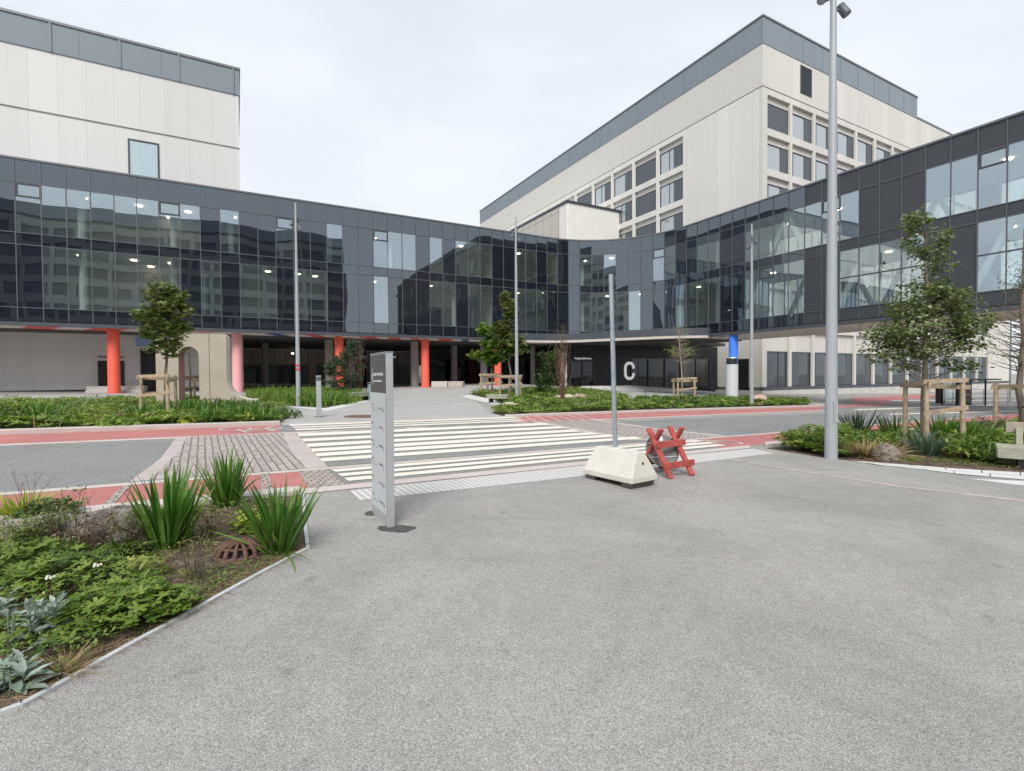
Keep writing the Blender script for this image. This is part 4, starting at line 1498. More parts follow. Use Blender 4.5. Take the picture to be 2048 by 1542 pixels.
for i in range(len(cv) - 1):
    P = [cv[i], cv[i + 1], inn[i + 1], inn[i]]
    b.add([V3(q, 4.62) for q in P] + [V3(q, 5.16) for q in P], [(4, 5, 6, 7), (0, 1, 5, 4), (3, 2, 1, 0)])
    w = (inn[i] - cv[i]).normalized() * .75; w2 = (inn[i + 1] - cv[i + 1]).normalized() * .75
    Q = [cv[i] + w * .05, cv[i + 1] + w2 * .05, cv[i + 1] + w2, cv[i] + w]
    u_.add([V3(q, 4.40) for q in Q] + [V3(q, 4.615) for q in Q], [(3, 2, 1, 0), (0, 1, 5, 4), (2, 3, 7, 6)])
b.build('fascia', BM['fascia'], canopy)
u_.build('soffit_edge', mat('canopy_edge', (.52, .475, .44), .8, var=.05), canopy)
# raised landing, ramp and handrail at the entrance
b = MB()
lp = [hit(1092, 46.2, Vector((0, 1))), hit(1190, 43.6, Vector((0, 1))), hit(1262, 44.6, Vector((0, 1))), EA + et * fx(1262), EA - en * .05 - et * 2]
steps = thing('entrance_steps', V3(lp[1], .3), 'pale stone landing and steps before the black entrance', 'steps')
b.prism([q for q in lp], -.2, .66); b.build('landing', GM['slab'], steps, bevel=.01)
for i in range(2):
    b = MB()
    o_ = -en * .4 * (i + 1)
    b.prism([lp[0] + o_ * .6, lp[1] + o_, lp[2] + o_ + et * .4 * (i + 1), lp[2] + et * .1, lp[1] + en * .01, lp[0]], -.3, .66 - .16 * (i + 1) - .002 * i)
    b.build('step', GM['slab'], steps, bevel=.01)
b = MB()
r0 = EA + et * fx(1275) - en * .9; r1 = EA + et * fx(1410) - en * 1.1
for i in range(7):
    q = r0 + (r1 - r0) * i / 6; g = .55 - .85 * i / 6
    b.tube([V3(q, g - .4), V3(q, g + .95)], .025, 8)
b.tube([V3(r0, 1.5), V3(r1, .65)], .028, 8); b.tube([V3(r0, 1.05), V3(r1, .2)], .02, 8)
hr = thing('handrail', V3(r0, .3), 'thin dark handrail sloping down along the dark glass', 'handrail')
b.build('rail', BM['mull'], hr)
b = MB()
b.prism([lp[2] + et * .05, r1 - en * .5 + et * 1, EB - en * .02, EA + et * fx(1262) + et * .01], [-.3, -1.6, -1.6, -.3], [.64, -.32, -.32, .64])
o = b.build('ramp', GM['slab']); tag(o, kind='structure')

# ---------------------------------------------------------------- office block behind the viewer, seen mirrored in the glass
OC = Vector((55.0, -48.1))
off_ = thing('office_block', V3(OC, 0), 'pale office block with ribbon windows mirrored in the black glass', 'building')
b = MB()
O2 = OC - d1 * 150
OC0, O20 = OC - nb * .35, O2 - nb * .35
b.prism([O20, OC0, OC0 - nb * 18, O20 - nb * 18], -1, 36.5)
b.build('core', BM['screen'], off_)
b = MB()
for i in range(9):
    z = 2.2 + i * 4.1
    b.box(V3((OC + O2) / 2 - nb * .17, z), ((OC - O2).length, .36, 1.6 if i else 3.4), (d1, nb))
for i in range(31):
    b.box(V3(O2 + (OC - O2) * i / 30 - nb * .12, 18), (.8, .42, 36), (d1, nb))
for i in range(70):
    b.box(V3(O2 + (OC - O2) * (random.randint(0, 120) + .5) / 121 - nb * .2, 4.3 + 4.1 * random.randint(0, 7)), (1.2, .3, 2.5), (d1, nb))
b.build('front_bands', mat('office_cladding', (.27, .275, .27), .8, var=.05), off_)
b = MB(); b.prism([O2 + nb * .1 - d1 * .1, OC + nb * .1 + d1 * .1, OC - nb * 18, O2 - nb * 18], 36.5, 39.2); b.build('roof_band', BM['slate'], off_)

# dark block across the street beyond the bridge, mirrored in the right part of the glass
D0 = Vector((55.8, -28.6)); D1_ = D0 - e2 * 48.5
blk = thing('dark_block', V3((D0 + D1_) / 2, 0), 'dark brick block mirrored in the glass near the bend', 'building')
b = MB(); b.prism([D0, D0 + n2 * 16, D1_ + n2 * 16, D1_], -2, 24.0)
b.build('wall', mat('dark_brick', (.075, .07, .068), .85, var=.2, vs=1.5), blk)
b = MB()
for i in range(9):
    for j in range(5):
        if (i * 5 + j * 3) % 7 < 4:
            b.box(V3(D0 - e2 * (3 + 5.2 * i) - n2 * .02, 4.5 + 4.0 * j), (1.6, .1, 2.0), (e2, n2))
o = b.build('window_openings', mat('pale_opening', (.20, .21, .22), .3, var=.1), blk)
b = MB(); b.prism([D0 + e2 * .1 - n2 * .1, D0 + e2 * .1 + n2 * 16, D1_ - e2 * .1 + n2 * 16, D1_ - e2 * .1 - n2 * .1], 24.0, 24.9); b.build('roof_band', BM['cap'], blk)
# ================================================================ street furniture and objects
OM = dict(
    pole=mat('lamp_post_paint', (.36, .385, .41), .5, metal=.1, var=.05, vs=2, coord='Object'),
    spot=mat('spotlight_housing', (.10, .11, .125), .5, metal=.2, var=.1, coord='Object'),
    lens=mat('spotlight_lens', (.30, .31, .34), .15, var=.05, coord='Object'),
    alu=mat('sign_aluminium', (.40, .415, .43), .45, metal=.15, var=.05, vs=4),
    face=mat('sign_face', (.52, .56, .58), .35, var=.03, vs=2),
    dgrey=mat('sign_header', (.085, .085, .09), .45, var=.06),
    ink=mat('sign_ink', (.16, .20, .24), .5, var=.05),
    inkr=mat('sign_ink_red', (.33, .21, .21), .5, var=.05),
    inkg=mat('sign_ink_green', (.22, .36, .32), .5, var=.05),
    white=mat('white_print', (.75, .75, .75), .5, var=.03),
    conc=mat('cast_concrete', (.575, .55, .49), .85, var=.025, vs=3, fine=.06, fs=90, bump=.25, bs=110, col2=(.61, .59, .53)),
    rubber=mat('dark_foot', (.09, .09, .085), .9, var=.2, vs=20),
    zinc=mat('galvanised_pipe', (.40, .455, .50), .42, metal=.65, var=.14, vs=8, fine=.1, fs=70),
    redw=mat('red_painted_wood', (.41, .075, .065), .65, var=.28, vs=9, fine=.25, fs=45, bump=.25, bs=60),
    disc=mat('sign_back', (.17, .16, .15), .6, metal=.1, var=.1, vs=10),
    timber=mat('weathered_timber', (.36, .27, .185), .8, var=.2, vs=6, fine=.18, fs=70, bump=.3, bs=70, col2=(.42, .33, .235)),
    bench=mat('silvered_wood', (.33, .325, .255), .75, var=.16, vs=5, fine=.18, fs=60, bump=.25, bs=60),
    bench2=mat('warm_board', (.40, .335, .29), .75, var=.12, vs=5, fine=.15, fs=60),
    art=mat('board_marked_concrete', (.44, .385, .32), .85, var=.07, vs=1.4, fine=.07, fs=30),
    artl=mat('smooth_concrete', (.66, .61, .52), .8, var=.06, vs=2),
    artp=mat('pink_reveal', (.50, .335, .325), .7, var=.05),
    artb=mat('ochre_reveal', (.56, .42, .28), .75, var=.06),
    black=mat('shelter_black', (.018, .018, .02), .4, var=.1),
    binm=mat('bin_metal', (.40, .47, .53), .45, metal=.3, var=.08),
)


def lamp_mesh():
    """one tall post with three small spotlights; local coordinates"""
    root = thing('street_lamp', (0, 0, 0), 'x', 'street lamp', 'lamp posts along the street')
    H = 10.2
    b = MB(); b.tube([(0, 0, -.15), (0, 0, .5), (0, 0, H * .5), (0, 0, H)], [.118, .115, .085, .047], 20)
    b.build('post', OM['pole'], root)
    b = MB(); b.box((.0, -.116, .95), (.09, .012, .42)); b.build('hatch', OM['pole'], root)
    for (z, a, tl) in ((H - 1.28, -.1, .95), (H - 1.02, 3.0, 1.0), (H - .8, 1.4, .9)):
        dx = Vector((math.cos(a), math.sin(a), 0))
        ax = (dx * .45 + Vector((0, -.25, -tl))).normalized()
        c = Vector((0, 0, z)) + dx * .21
        b = MB()
        b.beam(Vector((0, 0, z)), c, .035, .035)
        b.tube([c - ax * .14, c - ax * .12, c + ax * .10, c + ax * .12], [.045, .078, .085, .082], 18)
        h = b.build('spotlight', OM['spot'], root)
        b = MB(); b.tube([c + ax * .118, c + ax * .126], [.068, .068], 16); b.build('lens', OM['lens'], h)
    return root


L0 = lamp_mesh()
lampspots = [((1662, 917), 10.05, 'big grey lamp post in the near right bed, its top cut off by the frame', .15),
             ((597, 812), None, 'grey lamp post with a red band in the left bed beside the concrete arch', 0.1),
             ((1034, 800), 28.0, 'grey lamp post in the middle bed beside two young staked trees', 0.0),
             ((1503, 812), 27.4, 'grey lamp post in the far bed beside the pinkish boulder and blue column', 3.0)]
for i, (px, dd, lab, rz) in enumerate(lampspots):
    o = L0 if i == 0 else copy_tree(L0)
    p = gp(*px) if dd is None else at(px[0], px[1], dd)
    o.location = (p.x, p.y, float(gz(p.x, p.y)))
    o.rotation_euler.z = rz
    o['label'] = lab
    if i == 1:
        o.scale = (.82, .82, .86)
        lb_ = o
    if i in (2, 3): o.scale = (.92, .92, 1.0 if i == 2 else .975)
rt_ = mat('red_tape', (.48, .07, .07), .5, var=.05)
for z in (1.80, 2.0):
    b = MB(); b.cyl((0, 0, z), .121, .121, .1, 20); b.build('red_band', rt_, lb_, local=True)

# slim bollard light on the far plaza
p = gp(638, 834)
bl = thing('bollard_light', p, 'slim grey bollard light standing at the far end of the crossing', 'bollard')
b = MB(); b.box(p + Vector((0, 0, .68)), (.15, .1, 1.42), (d1, nb)); b.build('post', OM['alu'], bl, bevel=.004)
b = MB(); b.box(p + Vector((0, 0, 1.30)) - nb.to_3d() * .05, (.152, .012, .13), (d1, nb)); b.build('light_slot', OM['spot'], bl)
b = MB(); b.cyl(p, .17, .14, .018, 20); b.build('foot_plate', OM['rubber'], bl)
b = MB(); b.box(p + Vector((0, 0, 1.40)), (.155, .105, .02), (d1, nb)); b.build('cap', OM['zinc'], bl)

# ---------------------------------------------------------------- wayfinding sign
N1 = gp(775.5, 1056); F1 = gp(744, 1026)
sd = (F1 - N1); sd.z = 0
SW = .60
sd.normalize()                                    # along the face, away from the viewer
sn = Vector((sd.y, -sd.x, 0))                     # candidate normals
if sn.x > 0: sn = -sn
SG = float(gz(N1.x, N1.y))
TH = .075
ctr = N1 + sd * SW / 2 - sn * TH / 2
sign = thing('wayfinding_sign', (ctr.x, ctr.y, SG), 'tall narrow grey information pillar with a dark header in front of the crossing', 'sign')
STOP = 1.79
ex, ey = sd, -sn
b = MB(); b.box((ctr.x, ctr.y, SG + STOP / 2 - .02), (SW, TH, STOP + .04), (ex, ey)); b.build('body', OM['alu'], sign, bevel=.004)
b = MB(); b.box((ctr.x, ctr.y, SG + STOP + .005), (SW + .006, TH + .006, .012), (ex, ey)); b.build('cap', OM['zinc'], sign)
b = MB()
fc = N1 + sn * .003


def fpt(u, z, o=0.0):
    """point on the sign face: u from the far edge (0, left) to the near edge (1, right)"""
    q = N1 + sd * SW * (1 - u) + sn * o
    return Vector((q.x, q.y, SG + z))


b.add([fpt(.012, .12, .004), fpt(.988, .12, .004), fpt(.988, 1.375, .004), fpt(.012, 1.375, .004)], [(0, 1, 2, 3)])
fo = b.build('face_panel', OM['face'], sign)
b = MB(); b.add([fpt(.012, 1.378, .0045), fpt(.988, 1.378, .0045), fpt(.988, STOP - .012, .0045), fpt(.012, STOP - .012, .0045)], [(0, 1, 2, 3)])
ho = b.build('header_panel', OM['dgrey'], sign)
xd = fpt(1, 1) - fpt(0, 1)
text_mesh('lettering', 'HELSE STAVANGER', .044, OM['white'], fpt(.24, 1.555, .007), xd, parent=sign, extrude=.0008)
text_mesh('lettering', 'Stavanger universitetssjukehus', .026, OM['white'], fpt(.24, 1.492, .007), xd, parent=sign, extrude=.0008)
b = MB()
for (u, z0, z1, w) in ((.155, 1.585, 1.64, .012), (.155, 1.46, 1.51, .012)):
    b.add([fpt(u - w, z0, .006), fpt(u + w, z0, .006), fpt(u + w, z1, .006), fpt(u - w, z1, .006)], [(0, 1, 2, 3)])
for i in range(14):
    a0, a1 = 2 * math.pi * i / 14, 2 * math.pi * (i + 1) / 14
    f_ = lambda a, r: fpt(.155 + r * .75 * math.cos(a), 1.548 + r * .55 * math.sin(a), .006)
    b.add([f_(a0, .03), f_(a0, .06), f_(a1, .06), f_(a1, .03)], [(0, 1, 2, 3)])
b.build('emblem', OM['white'], sign)
b = MB(); k_ = 0


def arrow_marks(mb, u, z, s=1.0):
    # slanted arrow shaft and two small characters under it
    mb.add([fpt(u, z, .0062), fpt(u + .2 * s, z - .004, .0062), fpt(u + .2 * s, z + .012, .0062), fpt(u, z + .016, .0062)], [(0, 1, 2, 3)], 0)
    mb.add([fpt(u + .2 * s, z - .014, .0062), fpt(u + .27 * s, z + .005, .0062), fpt(u + .2 * s, z + .024, .0062)], [(0, 1, 2)], 0)


for i in range(6):
    z = 1.235 - i * .198
    mb = MB()
    arrow_marks(mb, .05, z, .5)
    arrow_marks(mb, .52, z - .03, 1.0)
    o = mb.build('arrow', OM['inkg'] if i == 0 else (OM['inkr'] if i in (1, 4) else OM['ink']), sign)
    for u, ch, sz in ((.17, 'BCDEFG'[i], .05), (.36, 'ABCKLM'[i], .03), (.80, 'HJKLMN'[i], .05)):
        text_mesh('lettering', ch, sz, OM['ink'], fpt(u, z - .06, .0065), xd, parent=sign, extrude=.0005)
b = MB(); b.add([fpt(.42, .30, .0062), fpt(.9, .2, .0062), fpt(.9, .21, .0062), fpt(.42, .31, .0062)], [(0, 1, 2, 3)])
b = MB(); b.box(tuple(fpt(1, STOP - .045) - sn * (TH + .012)), (.012, .03, .012), (ex, ey)); b.build('bolt', OM['zinc'], sign)

# ---------------------------------------------------------------- concrete weight carrying a pipe
wl = Vector((1.09, 7.75)); wn = Vector((1.666, 6.94)); wf = Vector((2.06, 7.32))
lx = (wn - wl); LW = lx.length; lx.normalize()
ly = Vector((-lx.y, lx.x))
if ly.dot(wf - wn) < 0: ly = -ly
DW = .55
C0 = (wl + wn) / 2 + ly * DW / 2
wg = float(gz(C0.x, C0.y))
wt = thing('concrete_weight', V3(C0, wg), 'cream concrete block on dark feet holding an upright bare steel pipe', 'weight')
LW = .98


def wp(u, v, z): return V3(C0 + lx * u + ly * v, wg + z)


b = MB()
zb, zm, zt = .075, .15, .50
lo = [wp(-LW / 2, -DW / 2, zb), wp(LW / 2, -DW / 2, zb), wp(LW / 2, DW / 2, zb), wp(-LW / 2, DW / 2, zb)]
mi_ = [wp(-LW / 2, -DW / 2, zm), wp(LW / 2, -DW / 2, zm), wp(LW / 2, DW / 2, zm), wp(-LW / 2, DW / 2, zm)]
tl_, tw2 = LW / 2 - .075, .075
up_ = [wp(-tl_, -tw2, zt), wp(tl_, -tw2, zt), wp(tl_, tw2, zt), wp(-tl_, tw2, zt)]
b.add(lo + mi_ + up_, [(3, 2, 1, 0), (8, 9, 10, 11)] + [(i, (i + 1) % 4, 4 + (i + 1) % 4, 4 + i) for i in range(4)] + [(4 + i, 4 + (i + 1) % 4, 8 + (i + 1) % 4, 8 + i) for i in range(4)])
b.build('block', OM['conc'], wt, bevel=.012)
for u in (-.36, .36):
    b = MB(); b.hexa([wp(u - .08, -.24, .0), wp(u + .08, -.24, .0), wp(u + .08, .24, .0), wp(u - .08, .24, .0), wp(u - .11, -.265, .085), wp(u + .11, -.265, .085), wp(u + .11, .265, .085), wp(u - .11, .265, .085)])
    b.build('foot', OM['rubber'], wt, bevel=.01)
b = MB()
for v_ in (.03,): b.tube([wp(tl_ + .03, .0, .34), wp(tl_ + .05, 0, .335)], [.018, .018], 10)
b.build('lifting_hole', OM['rubber'], wt)
pb = wp(-.07, 0, .42); ptop = pb + Vector((-.06, 0, 2.7))
b = MB(); b.tube([pb, ptop], [.036, .036], 20); b.build('pipe', OM['zinc'], wt)
b = MB(); b.tube([wp(-.07, 0, .49), wp(-.07, 0, .515)], [.075, .06], 20); b.build('collar', OM['conc'], wt)

# ---------------------------------------------------------------- red wooden trestle with a round sign behind it
fl, fr = gp(1341, 958), gp(1390, 951)
rx = (fr - fl); rx.z = 0; RW = rx.length; rx.normalize()
ry = Vector((-rx.y, rx.x, 0))
if ry.y < 0: ry = -ry
tg = float(gz(fl.x, fl.y))
tr = thing('wooden_trestle', (fl.x, fl.y, tg), 'red painted wooden trestle of crossed legs beside the concrete weight', 'trestle')


def tp(u, v, z): return Vector((fl.x, fl.y, tg)) + rx * u + ry * v + Vector((0, 0, z))


SPR, HT = .70, .75
for u in (.04, RW - .04):
    b = MB(); b.beam(tp(u - .022, 0, .0), tp(u - .022, SPR * .66, HT), .045, .095, up=rx); b.build('leg', OM['redw'], tr, bevel=.004)
    b = MB(); b.beam(tp(u + .024, SPR, .0), tp(u + .024, SPR * .34, HT), .045, .095, up=rx); b.build('leg', OM['redw'], tr, bevel=.004)
for (v, z) in ((SPR * .66 * .25 - .05, .19), (SPR * .66 * .66 - .06, .50), (SPR - SPR * .66 * .2 + .05, .15)):
    b = MB(); b.beam(tp(-.03, v, z), tp(RW + .06, v, z), .03, .1, up=(0, 0, 1)); b.build('rail', OM['redw'], tr, bevel=.004)
cc = tp(RW * .50, SPR * .60, .37)
ds_ = thing('round_sign', cc, 'grey back of a round traffic sign laid between the legs of the red trestle', 'traffic sign')
nn_ = (ry * -.80 + Vector((0, 0, .42)) + rx * -.30).normalized()
b = MB(); b.tube([cc, cc + nn_ * .012], [.29, .29], 40, smooth=False)
b.build('plate', OM['disc'], ds_)
b = MB()
sx_ = nn_.cross(Vector((0, 0, 1))).normalized(); su_ = sx_.cross(nn_)
for k in (-.12, .12):
    b.beam(cc + su_ * k - sx_ * .25 + nn_ * .02, cc + su_ * k + sx_ * .25 + nn_ * .02, .02, .016, up=nn_)
b.build('rear_rail', OM['zinc'], ds_)
b = MB(); b.box(tuple(cc + su_ * .2 + nn_ * .014), (.10, .07, .003), (sx_, su_, nn_)); b.build('sticker', OM['white'], ds_)

# ---------------------------------------------------------------- bench at the right edge
bp = at(1998, 905, 9.3)
bx = Vector((.75, -.66, 0)).normalized()
by = Vector((-bx.y, bx.x, 0))
bg = float(gz(bp.x, bp.y))
be = thing('wooden_bench', (bp.x, bp.y, bg), 'weathered wooden bench with a broad backrest board in the near right bed', 'bench')


def bq(u, v, z): return Vector((bp.x, bp.y, bg)) + bx * u + by * v + Vector((0, 0, z))


for i in range(4):
    b = MB(); b.box(tuple(bq(.9, .07 + i * .135, .385)), (1.86, .125, .05), (bx, by)); b.build('seat_board', OM['bench'], be, bevel=.004)
b = MB(); b.box(tuple(bq(.9, .0, .275)), (1.84, .04, .165), (bx, by)); b.box(tuple(bq(.0, .26, .275)), (.04, .5, .165), (bx, by)); b.box(tuple(bq(1.8, .26, .275)), (.04, .5, .165), (bx, by)); b.build('apron', OM['bench'], be, bevel=.004)
for u in (.3, 1.5):
    b = MB(); b.box(tuple(bq(u, .26, .1)), (.09, .42, .2), (bx, by)); b.build('leg', OM['black'], be)
for u in (.3, 1.5):
    b = MB(); b.beam(bq(u, .5, .36), bq(u, .56, .72), .17, .09, up=bx); b.build('back_post', OM['bench'], be)
b = MB(); b.beam(bq(.12, .57, .73), bq(1.8, .57, .73), .04, .2, up=(0, -.2, 1)); b.build('backrest', OM['bench2'], be, bevel=.004)

# ---------------------------------------------------------------- concrete arch sculpture
ag = gp(460, 815)
AD = ag.y
A0 = at(313, 800, AD - .9).to_2d(); A1 = at(512, 800, AD + .35).to_2d()
ax_ = (A1 - A0).normalized(); an = Vector((-ax_.y, ax_.x))
az = float(gz(A0.x, A0.y)) - .1
art = thing('arch_sculpture', V3((A0 + A1) / 2, az), 'beige concrete wall with a round arch and a swept foot in the left bed', 'sculpture')


def ux(px):
    return (hit(px, A0.dot(an), an, 740) - A0).dot(ax_)


def zy(px, py):
    q = hit(px, A0.dot(an), an, py); d = ray(px, py)
    return EYE + d.z * (q.y / d.y)


x0, x1, xr, xt = ux(313), ux(352), ux(399), ux(512)
xa, xb_ = ux(357), ux(398)
ztop = zy(400, 667)
zarch = zy(375, 693)
rad_ = (xb_ - xa) / 2
zsp = zarch - rad_
xw = ux(453)                                      # top right corner
zf = zy(512, 799)
rs = (xt - xw) * .86
out = [(x0, az), (x0, ztop), (xw - .05, ztop), (xw, ztop - .05)]
zc_ = zf + rs
for i in range(13):
    a = math.pi + i / 12 * math.pi / 2
    out.append((xw + rs + rs * math.cos(a) * 1.0, zc_ + rs * math.sin(a)))
out += [(xt, zf), (xt, az)]
arch = [(xa, az), (xa, zsp)] + [((xa + xb_) / 2 + rad_ * math.cos(math.pi - math.pi * i / 16), zsp + rad_ * math.sin(math.pi - math.pi * i / 16)) for i in range(1, 16)] + [(xb_, zsp), (xb_, az)]
TW = 1.0


def ap(u, z, o): return V3(A0 + ax_ * u + an * o, z)


bm = bmesh.new()
ov = [bm.verts.new(ap(u, z, 0)) for u, z in [out[0]] + out[1:]]
# outline with the arch cut in from below
loop = out[::-1]
poly = [(x0, az)] + [(x0, ztop), (xw - .05, ztop), (xw, ztop - .05)] + out[4:] + arch[::-1]
bm.clear()
fv = [bm.verts.new(ap(u, z, 0)) for u, z in poly]
bv = [bm.verts.new(ap(u, z, TW)) for u, z in poly]
f0 = bm.faces.new(fv); f1 = bm.faces.new(bv[::-1])
f0.material_index = 0; f1.material_index = 0
n_ = len(poly)
na = len(arch)
for i in range(n_):
    j = (i + 1) % n_
    f = bm.faces.new((fv[j], fv[i], bv[i], bv[j]))
    if i >= n_ - na: f.material_index = 2
    elif i >= 2: f.material_index = 1
bm.normal_update()
bmesh.ops.triangulate(bm, faces=[f0, f1])
bmesh.ops.recalc_face_normals(bm, faces=bm.faces[:])
for v in bm.verts: v.co -= Vector(art.location)
me = bpy.data.meshes.new('wall'); bm.to_mesh(me); bm.free()
for q in ('art', 'artl', 'artp'): me.materials.append(OM[q])
o = bpy.data.objects.new('wall', me); COL.objects.link(o); o.parent = art
b = MB(); b.box(V3(A0 + ax_ * (x0 - .012) + an * TW / 2, (az + ztop) / 2), (.02, TW - .02, ztop - az - .02), (ax_, an)); b.build('ochre_end', OM['artb'], art)
b = MB()
for u in (ux(419),):
    b.box(V3(A0 + ax_ * u - an * .001, (az + ztop) / 2), (.018, .006, ztop - az - .01), (ax_, an))
b.build('panel_joint', OM['rubber'], art)


# ---------------------------------------------------------------- timber tree stakes
def stake_frame(loc, w, h, label, rz=0.0, cut=True):
    r_ = thing('tree_stakes', loc, label, 'tree stakes', 'timber stakes round the young trees')
    L = Vector(loc)
    c_, s_ = math.cos(rz), math.sin(rz)
    Q = lambda u, v, z: L + Vector((u * c_ - v * s_, u * s_ + v * c_, z))
    pts = [(-w / 2, -w * .42), (w / 2, -w * .42), (-w * .12, w * .48)]
    for u, v in pts:
        b = MB(); b.tube([Q(u, v, -.1), Q(u * .97, v * .97, h)], [w * .055, w * .05], 10); b.build('stake', OM['timber'], r_)
    for (i, j, z) in ((0, 1, h - .03), (1, 2, h - .16), (2, 0, h - .1), (0, 1, h * .55)):
        a, c = pts[i], pts[j]
        ex_ = .1
        da = (a[0] - c[0], a[1] - c[1])
        b = MB(); b.beam(Q(a[0] + da[0] * ex_, a[1] + da[1] * ex_ - .02, z), Q(c[0] - da[0] * ex_, c[1] - da[1] * ex_ - .02, z + (.03 if z > h * .7 else .12)), w * .035, w * .1); b.build('crossbar', OM['timber'], r_)
    b = MB(); b.beam(Q(pts[0][0], pts[0][1], h * .6), Q(0, 0, h * .6 + .02), .012, .05)
    b.tube([Q(.075 * math.cos(a), .075 * math.sin(a), h * .6) for a in [i / 10 * 2 * math.pi for i in range(11)]], .013, 6)
    b.build('tie', OM['rubber'], r_)
    return r_


# ---------------------------------------------------------------- bus shelter and street beyond
sb_ = at(1923, 797, 33)
sg = float(gz(sb_.x, sb_.y)) - .05
sh = thing('bus_shelter', (sb_.x, sb_.y, sg), 'black bus shelter with a flat roof and a dark poster panel across the street', 'bus shelter')
sxv = (at(1990, 797, 34.0) - sb_); sxv.z = 0; sxv.normalize(); syv = Vector((-sxv.y, sxv.x, 0))


def sq(u, v, z): return Vector((sb_.x, sb_.y, sg)) + sxv * u + syv * v + Vector((0, 0, z))


b = MB(); b.box(tuple(sq(1.0, .3, 1.78)), (3.5, 1.9, .09), (sxv, syv)); b.build('roof', OM['black'], sh)
b = MB(); b.box(tuple(sq(.2, 0, .92)), (1.34, .14, 1.66), (sxv, syv)); pp = b.build('poster_panel', OM['black'], sh)
b = MB(); b.box(tuple(sq(.2, -.075, .95)), (1.16, .01, 1.42), (sxv, syv)); b.build('poster', mat('poster_dark', (.05, .028, .03), .3, var=.7, vs=5), pp)
b = MB()
b.box(tuple(sq(.22, -.084, .80)), (.26, .006, .24), (sxv, syv)); b.box(tuple(sq(-.1, -.084, .80)), (.42, .006, .07), (sxv, syv)); b.box(tuple(sq(.53, -.084, .80)), (.36, .006, .07), (sxv, syv))
b.build('poster_shape', mat('poster_grey', (.42, .42, .43), .5, var=.2, vs=9), pp)
b = MB(); b.box(tuple(sq(.2, -.084, .45)), (.95, .006, .1), (sxv, syv)); b.box(tuple(sq(.2, -.084, .32)), (.8, .006, .04), (sxv, syv)); b.build('poster_text', mat('poster_blue', (.10, .20, .23), .5, var=.1), pp)
for (u, v) in ((2.35, .0), (2.35, .9), (-.4, .9)):
    b = MB(); b.beam(sq(u, v, -.1), sq(u, v, 1.75), .07, .07); b.build('post', OM['black'], sh)
b = MB(); b.quad(sq(-.4, .95, .2), sq(2.4, .95, .2), sq(2.4, .95, 1.65), sq(-.4, .95, 1.65)); b.build('glass_wall', BM['window'], sh)
b = MB(); b.box(tuple(sq(1.6, .6, .42)), (1.0, .3, .05), (sxv, syv)); b.build('seat', OM['bench'], sh)
b = MB(); b.box(tuple(sq(1.35, .88, .95)), (.3, .03, .5), (sxv, syv)); b.build('timetable', OM['rubber'], sh)
# railing
ra, rb = at(1848, 795, 37), at(2040, 797, 36)
rlg = thing('street_railing', (ra.x, ra.y, float(gz(ra.x, ra.y))), 'thin grey street railing behind the bus shelter', 'railing')
b = MB()
for i in range(9):
    q = ra.lerp(rb, i / 8); g = float(gz(q.x, q.y))
    b.tube([(q.x, q.y, g), (q.x, q.y, g + 1.05)], .025, 6)
for z in (.4, .75, 1.05):
    b.tube([(ra.x, ra.y, float(gz(ra.x, ra.y)) + z), (rb.x, rb.y, float(gz(rb.x, rb.y)) + z)], .02, 6)
b.build('rails', OM['pole'], rlg)
q = at(1881, 797, 36); g = float(gz(q.x, q.y))
bn = thing('litter_bin', (q.x, q.y, g), 'dark brown litter bin at the street railing left of the bus shelter', 'bin')
b = MB(); b.box((q.x, q.y, g + .52), (.42, .42, 1.06)); b.build('body', mat('dark_brown', (.05, .028, .03), .6), bn, bevel=.03)
b = MB(); b.box((q.x, q.y, g + 1.1), (.48, .48, .08)); b.build('lid', OM['black'], bn)
# far thin pole at the right edge
q = at(2020, 795, 40); g = float(gz(q.x, q.y))
fp = thing('sign_pole', (q.x, q.y, g), 'slender far lamp pole against the sky at the right edge of the bridge opening', 'pole')
b = MB(); b.tube([(q.x, q.y, g), (q.x, q.y, g + 7)], [.07, .05], 8); b.beam((q.x, q.y, g + 6.6), (q.x + 1.2, q.y, g + 6.7), .05, .05); b.build('shaft', OM['pole'], fp)

# ---------------------------------------------------------------- small things near the passage
def simple_bench(name, px, py, px2, lab, hh=.45, dep=.5, dy=0):
    a, c = gp(px, py), gp(px2, py + dy)
    c_ = (a + c) / 2; x = (c - a); x.z = 0; Ln = x.length; x.normalize(); y = Vector((-x.y, x.x, 0))
    g = float(gz(c_.x, c_.y))
    t_ = thing(name, (c_.x, c_.y, g), lab, 'bench')
    for i in range(3):
        b = MB(); b.box((c_.x + y.x * (i * .16 - .16), c_.y + y.y * (i * .16 - .16), g + hh - .04), (Ln, .15, .07), (x, y)); b.build('seat_board', OM['bench'], t_)
    b = MB(); b.box((c_.x, c_.y, g + hh - .15), (Ln - .02, dep - .06, .13), (x, y)); b.build('apron', OM['bench'], t_)
    for s_ in (-.35, .35):
        b = MB(); b.box((c_.x + x.x * Ln * s_, c_.y + x.y * Ln * s_, g + (hh - .2) / 2), (.1, dep - .15, hh - .2), (x, y)); b.build('leg', OM['black'], t_)
    return t_


